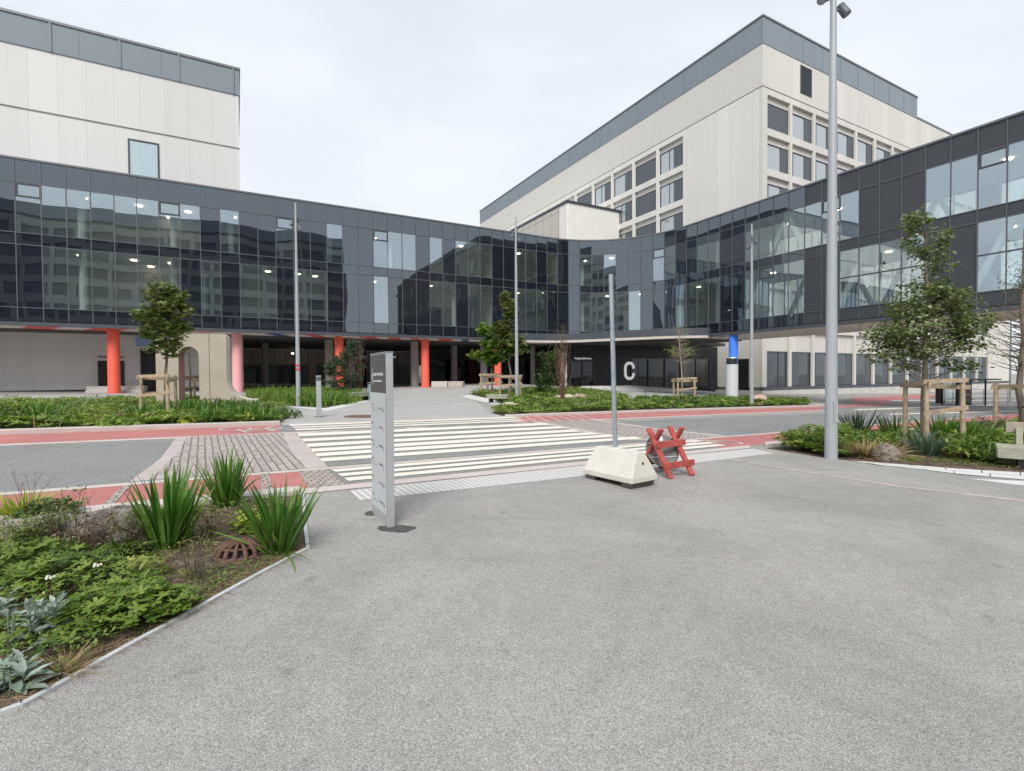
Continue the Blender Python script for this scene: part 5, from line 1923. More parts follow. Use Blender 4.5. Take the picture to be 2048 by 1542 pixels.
simple_bench('slatted_bench', 700, 803, 738, 'low slatted bench by the pine at the end of the left path', dy=-3)
simple_bench('slatted_bench', 976, 805, 1018, 'low slatted bench in front of the two young staked trees', dy=2)
q = gp(750, 801); g = q.z
bn = thing('litter_bin', q, 'pale blue grey litter bin half hidden behind the sign pillar', 'bin')
b = MB(); b.box((q.x, q.y, g + .42), (.62, .5, .86), (d1, nb)); b.build('body', OM['binm'], bn, bevel=.02)
b = MB(); b.box((q.x, q.y, g + .93), (.66, .54, .05), (d1, nb)); b.build('lid', OM['zinc'], bn)
b = MB(); b.box(tuple(q - nb.to_3d() * .255 + Vector((0, 0, .74))), (.4, .012, .1), (d1, nb)); b.build('slot', OM['black'], bn)
for (x0_, x1_, y_, mt, lab) in ((866, 898, 774, BM['base'], 'pale concrete seating block by the coral column'), (898, 928, 774, GM['brown'], 'brown stone seating block beside the pale one')):
    A, B = gp(x0_, y_), gp(x1_ - .6, y_)
    c_ = (A + B) / 2
    t_ = thing('seat_block', (c_.x, c_.y, c_.z), lab, 'seat block', 'seating blocks under the wing')
    x = (B - A); x.z = 0; Ln = x.length; x.normalize()
    b = MB(); b.box((c_.x, c_.y, c_.z + .22), (Ln, .8, .44), (x, (-x.y, x.x, 0))); b.build('block', mt, t_, bevel=.015)
    b = MB(); b.box((c_.x, c_.y, c_.z + .02), (Ln - .1, .7, .08), (x, (-x.y, x.x, 0))); b.build('foot', OM['black'], t_)

# rusty dome grate in the near bed
q = gp(480, 1108)
dg_ = thing('dome_grate', q, 'rusty iron dome grate over a drain in the near bed', 'drain grate')
b = MB()
RD_, HD = .19, .105
nb_ = 15
for i in range(nb_):
    a = 2 * math.pi * i / nb_
    path_ = []
    for j in range(8):
        t = j / 7
        r_ = RD_ * (1 - t ** 2.2 * .75)
        z = HD * math.sin(t * math.pi / 2) ** .9
        path_.append(q + Vector((r_ * math.cos(a), r_ * math.sin(a), z)))
    b.tube(path_, [.022, .022, .021, .02, .018, .016, .013, .011], 6)
b.build('ribs', GM['cover'], dg_)
b = MB()
for r_, z, w in ((RD_, .008, .018), (RD_ * .78, HD * .76, .011), (.045, HD, .016)):
    b.tube([q + Vector((r_ * math.cos(a), r_ * math.sin(a), z)) for a in [k / 28 * 2 * math.pi for k in range(29)]], w, 6, cap=False)
b.cyl(q + Vector((0, 0, HD - .006)), .05, .05, .012, 18)
b.build('rings', GM['cover'], dg_)
b = MB(); b.tube([q + Vector((0, 0, z)) for z in (-.05, .01, .045, .07)], [.165, .16, .12, .05], 20); b.build('drain', OM['black'], dg_)  # black inner dome: shade below the ribs put into its colour


# ---------------------------------------------------------------- boulders
def boulder(px, py, rx_, ry_, rz_, mt, label, seed, rot=0.0, dd=None, sub=4, group=None):
    p = gp(px, py)
    bm = bmesh.new(); bmesh.ops.create_icosphere(bm, subdivisions=sub, radius=1)
    for v in bm.verts:
        d = v.co.normalized()
        k = 1 + .22 * noise.noise(d * 1.3 + Vector((seed, 0, 0))) + .10 * noise.noise(d * 3.1 + Vector((0, seed, 0))) + .035 * noise.noise(d * 8 + Vector((0, 0, seed)))
        v.co = d * k
        v.co.z = max(v.co.z, -.35)
        v.co = Vector((v.co.x * rx_, v.co.y * ry_, v.co.z * rz_))
    for f in bm.faces: f.smooth = True
    me = bpy.data.meshes.new('boulder'); bm.to_mesh(me); bm.free(); me.materials.append(mt)
    o = bpy.data.objects.new('boulder', me); COL.objects.link(o)
    o.location = (p.x, p.y, p.z + rz_ * .25); o.rotation_euler.z = rot
    return tag(o, label, 'boulder', group)


gr = mat('granite_rock', (.15, .13, .11), .9, var=.35, vs=3.5, fine=.3, fs=45, bump=.6, bs=30, col2=(.27, .235, .20), detail=8)
gd = mat('lichen_rock', (.03, .028, .026), .9, var=.4, vs=9, fine=.5, fs=38, bump=1.0, bs=26, col2=(.19, .175, .15), detail=8)
gpk = mat('pink_rock', (.47, .33, .275), .9, var=.15, vs=5, fine=.2, fs=40, bump=.4, bs=25)
gy = mat('sand_rock', (.50, .43, .35), .9, var=.15, vs=5, fine=.2, fs=40, bump=.4, bs=25)
boulder(222, 1082, .62, .32, .24, gd, 'large dark lichen covered boulder behind the iris in the near left bed', 3.1, .1)
boulder(85, 1088, .46, .26, .20, gr, 'paler grey brown boulder beside the dark one at the left edge', 5.3, .2)
boulder(1770, 918, .30, .24, .24, gr, 'brown boulder half hidden by dry grass in the right bed', 7.7, .5)
boulder(1518, 809, .58, .5, .5, gpk, 'round pinkish boulder beside the far lamp post', 2.2)
boulder(1020, 822, .46, .36, .30, gy, 'sandy boulder at the tip of the middle bed', 9.1, .4)
boulder(1060, 815, .7, .4, .2, gy, 'flat sandy stone behind the boulder in the middle bed', 4.4)
boulder(1160, 800, .42, .36, .30, gpk, 'small pale rounded boulder behind the thin reddish shrub', 6.2)
boulder(1130, 801, .8, .4, .26, gy, 'long low sandy stone beside the small rounded boulder', 6.9)
boulder(558, 799, 1.1, .5, .22, gr, 'flat pale stone slab lying in the grass right of the concrete arch', 8.2)
boulder(537, 818, .3, .25, .2, gr, 'small grey stone at the corner of the left bed', 1.4)
# ================================================================ vegetation
VM = dict(
    maple=leaf_mat('maple_leaf', [(.05, .085, .024), (.095, .145, .04), (.155, .20, .065), (.36, .38, .27)], trans=.3),
    fresh=leaf_mat('fresh_leaf', [(.055, .115, .018), (.12, .21, .03), (.23, .31, .06)], trans=.32),
    olive=leaf_mat('olive_leaf', [(.05, .09, .022), (.11, .16, .04), (.26, .27, .11)], trans=.25),
    deep=leaf_mat('deep_leaf', [(0.018, 0.045, 0.012), (0.045, 0.098, 0.021), (0.098, 0.165, 0.033)], trans=.25),
    cover=leaf_mat('cover_leaf', [(.04, .085, .018), (.10, .175, .03), (.19, .27, .05), (.32, .36, .10)], trans=.28),
    lime=leaf_mat('lime_leaf', [(0.145, 0.217, 0.022), (0.275, 0.362, 0.043), (0.435, 0.493, 0.087)], trans=.3),
    iris=leaf_mat('iris_leaf', [(0.036, 0.109, 0.017), (0.080, 0.189, 0.029), (0.160, 0.290, 0.051)], trans=.25, rough=.42),
    blue=leaf_mat('bluegreen_blade', [(0.043, 0.087, 0.051), (0.080, 0.138, 0.080), (0.145, 0.203, 0.123)], trans=.2),
    silver=leaf_mat('silver_leaf', [(0.190, 0.258, 0.202), (0.291, 0.370, 0.302), (0.403, 0.470, 0.403)], trans=.15, rough=.8),
    dry=leaf_mat('dry_blade', [(0.168, 0.112, 0.050), (0.302, 0.224, 0.112), (0.470, 0.381, 0.224)], trans=.2, rough=.7),
    straw=leaf_mat('straw_litter', [(0.078, 0.050, 0.028), (0.213, 0.151, 0.090), (0.381, 0.291, 0.190)], trans=.05, rough=.85),
    pine=leaf_mat('pine_needle', [(0.024, 0.053, 0.024), (0.053, 0.093, 0.042), (0.112, 0.158, 0.075)], trans=.12),
    mauve=leaf_mat('mauve_shrub', [(0.105, 0.068, 0.068), (0.180, 0.128, 0.120), (0.255, 0.210, 0.165)], trans=.2),
    bark=mat('young_bark', (.17, .14, .105), .9, var=.3, vs=9, stretch=(1, 1, .3), bump=.5, bs=60, fine=.2, fs=50),
    twig=mat('twig_bark', (.12, .085, .065), .9, var=.25, vs=12),
    pale=mat('pale_bark', (.30, .265, .21), .9, var=.2, vs=9),
    red=mat('reddish_twig', (.16, .085, .065), .9, var=.25, vs=12),
    flower=mat('white_flower', (.75, .72, .66), .7, var=.05),
)
LEAF = T_leaf(.62, .10, .18)
SMALL = T_leaf(.5, .06, .1)
LONG = T_leaf(.28, .05, .25)
PALM = T_palm(5, .10, .42)
PALM7 = T_palm(7, .08, .68)
BL4 = T_blade(4, .025, .20, 2.2)
BLS = T_blade(3, .028, .55, 1.7)
GRASS = T_blade(3, .012, .75, 1.6)


def U(n, a, b): return rng.uniform(a, b, n)


def leaf_rot(n, pitch_lo, pitch_hi, az=None, roll=.35):
    """axis with random heading and a pitch above the horizontal; blade faces up"""
    a = U(n, 0, 2 * math.pi) if az is None else az + rng.normal(0, .5, n)
    p = U(n, pitch_lo, pitch_hi)
    ax = np.column_stack([np.cos(a) * np.cos(p), np.sin(a) * np.cos(p), np.sin(p)])
    nr = np.column_stack([rng.normal(0, roll, n), rng.normal(0, roll, n), np.ones(n)])
    return basis(ax, nr)


def cover_layer(lf, poly, dens, T, s0, s1, hmax, mi=0, clump=1.2, seed=0, pitch=(-.25, .55), keep=None, vlo=0., vhi=1., hmin=.25, top=.45, stretch=1.0):
    P = scatter(poly, dens)
    if len(P) == 0: return
    nv = vnoise(P, clump, seed)
    if keep is not None:
        k_ = nv > keep
        P, nv = P[k_], nv[k_]
        if len(P) == 0: return
    n = len(P)
    h = hmax * (hmin + (1 - hmin) * np.clip(nv * .9 + .5, 0, 1))
    z = h * (top + (1 - top) * np.sqrt(rng.random(n)))
    G = onground(P); G[:, 2] += z
    s = U(n, s0, s1)
    v = np.clip(vlo + (vhi - vlo) * (.5 + .55 * vnoise(P, clump * 2.3, seed + 31) + rng.normal(0, .16, n)), 0, 1)
    lf.add(T, G, leaf_rot(n, *pitch), np.column_stack([s, s * stretch, s]), v, mi)


def tuft(lf, c, n, L0, L1, rad, T, lean=.45, mi=0, wide=1.0, v0=0., v1=1., ring=.6):
    """blades rising from a tight base and leaning outwards"""
    a = U(n, 0, 2 * math.pi)
    r = rad * np.sqrt(rng.random(n))
    pos = np.column_stack([c[0] + r * np.cos(a) * ring, c[1] + r * np.sin(a) * ring, np.full(n, c[2] - .02)])
    le = lean * (r / rad) ** 1.2 + rng.normal(0, .07, n)
    R_ = rotz(a - math.pi / 2) @ rotx(-np.clip(le, -.1, 1.35)) @ rotz(rng.normal(0, .6, n))
    s = U(n, L0, L1)
    lf.add(T, pos, R_, np.column_stack([s * wide, s * U(n, .3, 1.2), s]), v0 + (v1 - v0) * rng.random(n), mi)


def plant(name, loc, label, cat, group=None):
    return thing(name, loc, label, cat, group)


def pos_on(px, py): return gp(px, py)


# ---------------------------------------------------------------- near bed
def iris(px, py, n, h, rad, label, lean=.5, mt='iris', wide=1.0, group='iris clumps', T=BL4, name='iris_clump', cat='iris', dd=None):
    p = gp(px, py) if dd is None else at(px, py, dd)
    p.z = float(gz(p.x, p.y))
    t_ = plant(name, p, label, cat, group)
    lf = LF(); tuft(lf, p, n, h * .55, h * 1.1, rad, T, lean, 0, wide)
    tuft(lf, p, max(3, n // 9), h * .5, h * .85, rad * 1.1, T_blade(5, .022, .75, 1.5), lean * 2.2, 0, wide)
    tuft(lf, p, max(3, n // 10), h * .35, h * .7, rad, T_blade(4, .018, .6, 1.5), lean * 1.8, 1, wide)
    lf.build('leaves', [VM[mt], VM['dry']], t_)
    return t_


iris(338, 1092, 110, .74, .20, 'broad dark green iris clump in front of the lichen covered boulder', .30, wide=1.2)
iris(452, 1012, 95, .72, .18, 'iris clump nearest the red cycle lane in the near bed', .32, wide=1.15)
iris(557, 1104, 120, .70, .15, 'bright green iris clump at the steel edging corner beside the dome grate', .40, wide=1.0)
# a few wild blades arching out of the corner clump
def palm_patch(px, py, rad, n, h, s0, s1, label, mt='fresh', T=PALM, name='geranium', cat='leafy plant', group=None, v=(.2, 1.)):
    p = gp(px, py)
    t_ = plant(name, p, label, cat, group)
    a = U(n, 0, 2 * math.pi); r = rad * np.sqrt(rng.random(n))
    P = np.column_stack([p.x + r * np.cos(a), p.y + r * np.sin(a)])
    G = onground(P)
    dome = np.sqrt(np.clip(1 - (r / rad) ** 2, 0, 1))
    G[:, 2] += h * (.25 + .75 * dome) * U(n, .55, 1.05)
    s = U(n, s0, s1)
    ax = a + rng.normal(0, .7, n)
    lf = LF()
    rt = leaf_rot(n, -.5, .25, ax, .3)
    lf.add(T, G, rt, s, v[0] + (v[1] - v[0]) * rng.random(n), 0)
    lf.build('leaves', VM[mt], t_)
    b = MB()
    for i in range(0, n, 3):
        q = Vector(G[i]); root = p + (q - p) * .35; root.z = float(gz(root.x, root.y))
        b.tube([root, root.lerp(q, .55) + Vector((0, 0, .02)), q], [.0022, .002, .0016], 4, cap=False)
    b.build('stalks', VM['red'], t_)
    return t_


palm_patch(238, 1240, .34, 240, .22, .032, .056, 'bright green plant with lobed leaves at the middle of the near bed')
palm_patch(320, 1228, .22, 140, .15, .03, .05, 'smaller lobed leaf plant beside the mulch strip of the near bed')
palm_patch(130, 1175, .34, 210, .24, .03, .05, 'dense darker lobed leaf plant behind the silver leaved plants', 'cover', v=(.0, .75))
palm_patch(40, 1150, .30, 170, .26, .03, .055, 'low green leafy plant at the left edge below the pale boulder', 'cover', v=(.1, .8))
palm_patch(500, 1060, .17, 90, .20, .035, .06, 'yellow green low plant between the iris clumps', 'lime', PALM7, v=(.1, .8))


def lambs_ear(px, py, n, rad, h, label):
    p = gp(px, py)
    t_ = plant('lambs_ear', p, label, 'silver plant', None)
    a = U(n, 0, 2 * math.pi); e = U(n, .15, 1.25)
    lf = LF()
    stems = 5
    for k in range(stems):
        sx, sy = rng.normal(0, rad * .45, 2)
        m_ = n // stems
        a = U(m_, 0, 2 * math.pi); t = U(m_, .1, 1); e = .1 + 1.0 * t + rng.normal(0, .15, m_)
        pos = np.column_stack([p.x + sx + 0 * a, p.y + sy + 0 * a, p.z + h * t * (.7 + .3 * rng.random())])
        ax = np.column_stack([np.cos(a) * np.cos(e), np.sin(a) * np.cos(e), np.sin(e)])
        s = (.15 - .07 * t) * U(m_, .8, 1.2)
        lf.add(T_leaf(.40, .06, .22), pos, basis(ax, np.column_stack([-.3 * np.cos(a), -.3 * np.sin(a), np.ones(m_)])), s, rng.random(m_))
    lf.build('leaves', VM['silver'], t_)
    b = MB()
    for k in range(4):
        q = p + Vector((rng.normal(0, rad * .4), rng.normal(0, rad * .4), 0)); b.tube([q, q + Vector((0, 0, h * .8))], [.006, .004], 5)
    b.build('stems', VM['silver'], t_)


lambs_ear(82, 1290, 75, .13, .26, 'large silver woolly leaved plant at the front of the near bed')
lambs_ear(10, 1385, 40, .08, .14, 'small silver woolly leaved plant at the bottom left edge')
lambs_ear(-30, 1270, 60, .12, .24, 'silver woolly leaved plant cut by the left picture edge')


def grass_tuft(px, py, n, h, rad, mt, label, lean=.9, T=GRASS, wide=1.0, group=None, dd=None, name='grass_tuft', cat='grass tuft'):
    p = gp(px, py) if dd is None else at(px, py, dd)
    p.z = float(gz(p.x, p.y))
    t_ = plant(name, p, label, cat, group)
    lf = LF(); tuft(lf, p, n, h * .5, h, rad, T, lean, 0, wide)
    lf.build('blades', VM[mt], t_)
    return t_


grass_tuft(128, 1345, 230, .22, .07, 'dry', 'small brown dry grass tuft beside the steel edging', .85)
grass_tuft(45, 1035, 260, .44, .15, 'lime', 'yellowish feathery grass behind the boulder at the left edge', .6, wide=1.6)
palm_patch(100, 1040, .26, 140, .22, .03, .055, 'dark green low plant between the pale boulder and the cycle lane', 'deep', v=(.3, 1.))
grass_tuft(232, 1105, 260, .40, .18, 'olive', 'thin olive grass in front of the dark boulder', .8, wide=1.8)
grass_tuft(320, 1150, 60, .12, .06, 'lime', 'yellow green fern like tuft in front of the broad iris clump', .9, BLS, 1.6)
grass_tuft(372, 1150, 50, .12, .06, 'lime', 'second yellow green tuft beside the twiggy shrub', .9, BLS, 1.6)


def twiggy(px, py, h, spread, n, label, mt='red', leaves=None, dd=None, name='twiggy_shrub', r=.006, ls=.03, nl=0, up=.6, cat='shrub', group=None):
    p = gp(px, py) if dd is None else at(px, py, dd)
    p.z = float(gz(p.x, p.y))
    t_ = plant(name, p, label, cat, group)
    b = MB(); tips = []
    for i in range(n):
        a = random.uniform(0, 2 * math.pi); s_ = spread * random.uniform(.25, 1)
        q = p + Vector((random.gauss(0, .03), random.gauss(0, .03), 0))
        e = q + Vector((math.cos(a) * s_, math.sin(a) * s_, h * random.uniform(.6, 1)))
        m1 = q.lerp(e, .5) + Vector((random.gauss(0, .05) * h, random.gauss(0, .05) * h, h * .12))
        b.tube([q, m1, e], [r, r * .7, r * .35], 5, cap=False)
        tips.append((m1, e))
        for j in range(4):
            f_ = random.uniform(.2, .9)
            st = m1.lerp(e, f_)
            ee = st + Vector((random.gauss(0, .1), random.gauss(0, .1), random.uniform(.02, .2))) * h * up
            b.tube([st, ee], [r * .4, r * .2], 4, cap=False)
            tips.append((st, ee))
    b.build('twigs', VM[mt], t_)
    if leaves:
        lf = LF()
        idx = rng.integers(0, len(tips), nl)
        f_ = rng.random(nl)
        pos = np.array([tuple(tips[i][0].lerp(tips[i][1], float(f))) for i, f in zip(idx, f_)])
        pos += rng.normal(0, ls * .6, pos.shape)
        lf.add(SMALL, pos, leaf_rot(nl, -.5, 1.0), U(nl, ls * .7, ls * 1.3), rng.random(nl))
        lf.build('leaves', VM[leaves], t_)
    return t_


twiggy(60, 1045, .55, .2, 8, 'thin brown seed stalks behind the pale boulder', 'red', None, r=.003)
twiggy(392, 1160, .34, .18, 16, 'bare dark twiggy shrub in the middle of the near bed', 'twig', 'olive', nl=60, ls=.02, r=.0035)
twiggy(150, 1118, .62, .10, 6, 'tall thin seedling standing before the boulders', 'twig', 'olive', nl=140, ls=.035, r=.004)
twiggy(420, 1075, .30, .24, 22, 'low brown dead shrub behind the dome grate', 'red', 'straw', nl=220, ls=.022, r=.003)
twiggy(195, 1130, .55, .16, 8, 'sparse reddish stalks in front of the dark boulder', 'red', None, r=.0025)

# foreground mixed cover, mulch and weeds: beyond counting
NB = lambda *q: pg(list(q))
lf = LF()
NA = NB((-300, 1120), (110, 1095), (230, 1100), (330, 1130), (330, 1200), (390, 1215), (240, 1290), (110, 1365), (-300, 1480))
cover_layer(lf, NA, 1900, SMALL, .014, .036, .16, 0, 2.5, 3, (-.2, .8), hmin=.1)
cover_layer(lf, NB((-300, 1120), (110, 1095), (240, 1110), (330, 1150), (300, 1220), (150, 1320), (-300, 1400)), 380, PALM, .022, .045, .20, 0, 1.8, 5, (-.5, .4), keep=-.2)
cover_layer(lf, NA, 240, LONG, .05, .11, .17, 0, 3.0, 15, (-.1, 1.0), keep=.0)
cover_layer(lf, NB((380, 1150), (600, 1100), (520, 1146), (380, 1222), (300, 1250)), 1700, SMALL, .012, .028, .06, 0, 3.0, 9, (-.2, .8), keep=-.25)
cover_layer(lf, NB((280, 1130), (420, 1060), (600, 1000), (606, 1090), (520, 1140), (380, 1215)), 700, SMALL, .015, .034, .09, 0, 2.6, 19, (-.2, .9), keep=-.05)
cover_layer(lf, NB((-200, 1060), (180, 1035), (260, 1010), (600, 995), (604, 1090), (420, 1060), (250, 1080)), 420, SMALL, .02, .045, .12, 0, 2.0, 12, (-.2, .9), keep=-.2)
cover_layer(lf, NB((60, 1400), (245, 1296), (354, 1236), (330, 1225), (200, 1290), (0, 1400)), 1300, SMALL, .012, .03, .06, 0, 2.5, 14, (-.2, .8), keep=-.1)
cover_layer(lf, NA, 90, SMALL, .02, .045, .17, 1, 2.0, 44, (-.2, .6))
o = lf.build('ground_cover', [VM['cover'], VM['dry']]); tag(o, 'low mixed green leaves carpeting the near bed', 'ground cover', None, 'stuff')
lf = LF()
P = scatter(BED_NEAR, 1300); G = onground(P, .008); n = len(G)
s = U(n, .03, .11)
lf.add(T_blade(2, .03, .1), G, leaf_rot(n, -.05, .12) @ rotx(np.full(n, -math.pi / 2)), np.column_stack([s * .8, s, s]), rng.random(n))
P = scatter(NB((30, 1408), (245, 1299), (354, 1239), (520, 1147), (610, 1098), (590, 1085), (400, 1190), (200, 1300), (0, 1400)), 3200); G = onground(P, .012); n = len(G)
s = U(n, .04, .16)
lf.add(T_blade(2, .02, .1), G, leaf_rot(n, -.05, .15) @ rotx(np.full(n, -math.pi / 2)), np.column_stack([s * .7, s, s]), U(n, .25, 1))
o = lf.build('mulch', VM['straw']); tag(o, 'dry straw and bark mulch between the plants of the near bed', 'mulch', None, 'stuff')
lf = LF()
for (x, y, n_, h_, r_) in ((150, 1100, 150, .42, .22), (290, 1100, 110, .34, .16), (60, 1105, 120, .36, .2), (395, 1085, 60, .3, .12), (20, 1160, 60, .3, .15), (240, 1170, 50, .26, .1)):
    p = gp(x, y); tuft(lf, p, n_, h_ * .4, h_, r_, GRASS, .8, 0, 2.2)
o = lf.build('wild_grass', VM['olive']); tag(o, 'wispy wild grass growing in front of the two boulders', 'wild grass', None, 'stuff')
for i, (x, y, h_) in enumerate(((195, 1185, .20), (101, 1220, .22))):
    q = gp(x, y)
    b = MB(); b.tube([q, q + Vector((.01, 0, h_))], [.003, .002], 5)
    for k in range(9):
        a = k * 2.4; b.cyl(q + Vector((.012 * math.cos(a) * (k % 3), .012 * math.sin(a) * (k % 3), h_ - .004 * (k % 3))), .009, .007, .012, 7, 1)
    o = b.build('white_flower', [VM['red'], VM['flower']]); tag(o, ('small white flower head above the bright lobed plant', 'small white flower head beside the silver leaves')[i], 'flower')
for (x, y, h_, lab, mt_, lv) in ((60, 1112, .36, 'leafy upright stems before the pale boulder', 'twig', 'cover'), (115, 1108, .42, 'olive stems between the two boulders', 'red', 'olive'), (262, 1104, .40, 'olive stems at the right end of the dark boulder', 'red', 'olive'), (20, 1118, .34, 'leafy stems at the left picture edge', 'twig', 'cover'), (185, 1112, .34, 'dull brown stems in front of the dark boulder', 'red', 'straw')):
    twiggy(x, y, h_, .20, 22, lab, mt_, lv, nl=420, ls=.026, r=.003)
# a dandelion
q = gp(468, 1120)
b = MB(); b.tube([q, q + Vector((0, 0, .07))], [.003, .0025], 5); b.cyl(q + Vector((0, 0, .07)), .012, .02, .012, 12, 1)
o = b.build('dandelion', [VM['twig'], mat('yellow_flower', (.75, .50, .02), .6, var=.05)]); o.location = (0, 0, 0); tag(o, 'single yellow dandelion before the dome grate', 'flower')

# ---------------------------------------------------------------- right bed
iris(1712, 872, 80, .92, .28, 'spiky blue green clump right of the big lamp post', .45, 'blue', 1.0, None, BL4, 'spiky_clump', 'spiky plant', dd=13.5)
iris(1790, 872, 95, .85, .3, 'dark green upright blades left of the timber stakes', .35, 'iris', .8, None, dd=13.0)
iris(1880, 880, 170, .92, .38, 'lush blades close behind the timber stakes', .5, 'iris', .9, None, dd=12.3)
iris(1935, 878, 220, .98, .5, 'big arching green clump left of the bench', .75, 'iris', .9, None, BLS, dd=12.0)
iris(1975, 905, 60, .62, .2, 'tall strap leaved clump beside the bench end', .5, 'iris', .9, None, BLS, dd=10.0)
iris(1848, 905, 200, .62, .28, 'grey green spiky clump at the foot of the staked tree', .7, 'blue', .9, None, BL4, 'spiky_clump', 'spiky plant', dd=10.7)
grass_tuft(1733, 917, 320, .66, .15, 'dry', 'pale straw grass tuft beside the lamp post foot', .75, dd=10.2, wide=1.7)
grass_tuft(1772, 905, 300, .62, .18, 'dry', 'arching straw grass over the brown boulder', 1.0, dd=10.4, wide=1.5)
grass_tuft(1912, 915, 300, .55, .16, 'dry', 'straw coloured tuft at the right stake', .7, dd=10.5, wide=1.6)
grass_tuft(1825, 925, 70, .22, .07, 'lime', 'small yellow green tuft at the front of the right bed', .8, BLS, dd=9.9)
grass_tuft(1782, 922, 50, .18, .06, 'lime', 'tiny yellow green tuft below the boulder of the right bed', .8, BLS, dd=10.0)
twiggy(1700, 870, .65, .3, 18, 'airy mauve twigs behind the lamp post', 'red', 'mauve', dd=14.0, nl=260, ls=.03, r=.004)
twiggy(1772, 872, .6, .28, 16, 'airy mauve twigs between the two dark blade clumps', 'red', 'mauve', dd=14.0, nl=240, ls=.03, r=.004)
twiggy(1975, 850, .75, .5, 20, 'dark purple leaved shrub behind the bench', 'red', 'mauve', dd=13.2, nl=500, ls=.05, r=.005)
RBF = pg([(1545, 897), (1600, 905), (1655, 914), (1700, 905), (1700, 880), (1640, 884)])
lf = LF()
cover_layer(lf, RBF, 1000, LEAF, .05, .11, .60, 0, 1.6, 2, (-.3, .6), vlo=.15)
cover_layer(lf, pg([(1560, 900), (1650, 914), (1700, 918), (1700, 900), (1600, 890)]), 700, PALM, .04, .08, .34, 0, 1.6, 22, (-.4, .5), vlo=.3)
cover_layer(lf, pg([(1670, 912), (1790, 912), (1830, 885), (1650, 883)]), 520, LEAF, .06, .11, .50, 0, 1.6, 4, (-.3, .6))
cover_layer(lf, pg([(1900, 925), (2060, 935), (2300, 930), (2300, 850), (2048, 860), (1860, 875), (1880, 905)]), 420, LONG, .10, .22, .55, 0, 1.2, 8, (-.3, .8))
cover_layer(lf, pg([(1650, 890), (1850, 878), (2048, 858), (2300, 838), (2300, 825), (2048, 853), (1800, 874), (1640, 887)]), 420, SMALL, .06, .11, .40, 0, 1.5, 6, (-.3, .8))
cover_layer(lf, pg([(1660, 914), (1800, 926), (2060, 942), (2060, 925), (1800, 905), (1700, 905)]), 500, SMALL, .02, .05, .08, 0, 1.5, 16, (-.2, .8), keep=-.15)
o = lf.build('ground_cover', VM['cover']); tag(o, 'bushy green leaves filling the right bed round the lamp post', 'ground cover', None, 'stuff')
lf = LF()
P = scatter(BED_RIGHT, 160); G = onground(P, .02); n = len(G); s = U(n, .06, .2)
lf.add(T_blade(2, .03, .1), G, leaf_rot(n, -.05, .15) @ rotx(np.full(n, -math.pi / 2)), np.column_stack([s * .8, s, s]), rng.random(n))
o = lf.build('mulch', VM['straw']); tag(o, 'dry straw on the soil along the white slabs', 'mulch', None, 'stuff')

# ---------------------------------------------------------------- far left bed
lf = LF()
cover_layer(lf, BED_LEFT, 95, SMALL, .06, .14, .40, 0, .55, 1, (-.3, .8), hmin=.15, keep=-.35)
cover_layer(lf, BED_LEFT, 50, PALM, .07, .14, .36, 0, .7, 7, (-.4, .4), keep=-.1, vlo=.3)
cover_layer(lf, pg([(-250, 872), (0, 864), (300, 854), (500, 846), (500, 838), (0, 852), (-250, 858)]), 150, PALM, .06, .13, .34, 0, .8, 13, (-.4, .4), vlo=.25)
o = lf.build('ground_cover', VM['cover']); tag(o, 'deep green mixed planting of the large left bed', 'ground cover', None, 'stuff')
lf = LF()
P = scatter(BED_LEFT, 60); P = P[vnoise(P, .45, 3) > .08]; G = onground(P); n = len(G); s = U(n, .22, .5)
lf.add(GRASS, G, rotz(U(n, 0, 6.28)) @ rotx(rng.normal(-.1, .2, n)), np.column_stack([s * 1.5, s * .8, s]), rng.random(n))
P = scatter(BED_LEFT, 40); P = P[vnoise(P, .6, 23) > .15]; G = onground(P); n = len(G); s = U(n, .25, .5)
lf.add(GRASS, G, rotz(U(n, 0, 6.28)) @ rotx(rng.normal(-.1, .25, n)), np.column_stack([s * 1.4, s, s]), rng.random(n), 1)
o = lf.build('meadow_grass', [VM['fresh'], VM['dry']]); tag(o, 'loose light green grass among the leaves of the left bed', 'grass', None, 'stuff')
GI = 'tufts of iris leaves in the left bed'
first = None
protos = []
for k in range(3):
    t_ = thing('iris_clump', (0, 0, 0), 'upright green iris tuft in the large left bed', 'iris', GI)
    lf = LF(); tuft(lf, (0, 0, 0), 42, .45, .85, .26, BL4, .42, 0, 1.15); lf.build('leaves', VM['iris'], t_)
    protos.append(t_)
spots = [(20, 838), (80, 843), (110, 838), (278, 842), (292, 838), (345, 838), (408, 846), (424, 843), (440, 840), (478, 842), (496, 838), (515, 838), (530, 842), (545, 835), (390, 828), (420, 826), (450, 826), (470, 826), (350, 826), (380, 838)]
for i, (x, y) in enumerate(spots):
    o = protos[i] if i < 3 else copy_tree(protos[i % 3])
    p = gp(x, y + 4); o.location = p; o.rotation_euler.z = random.uniform(0, 6.28)
    o.scale = (random.uniform(.85, 1.15),) * 2 + (random.uniform(.8, 1.1),)


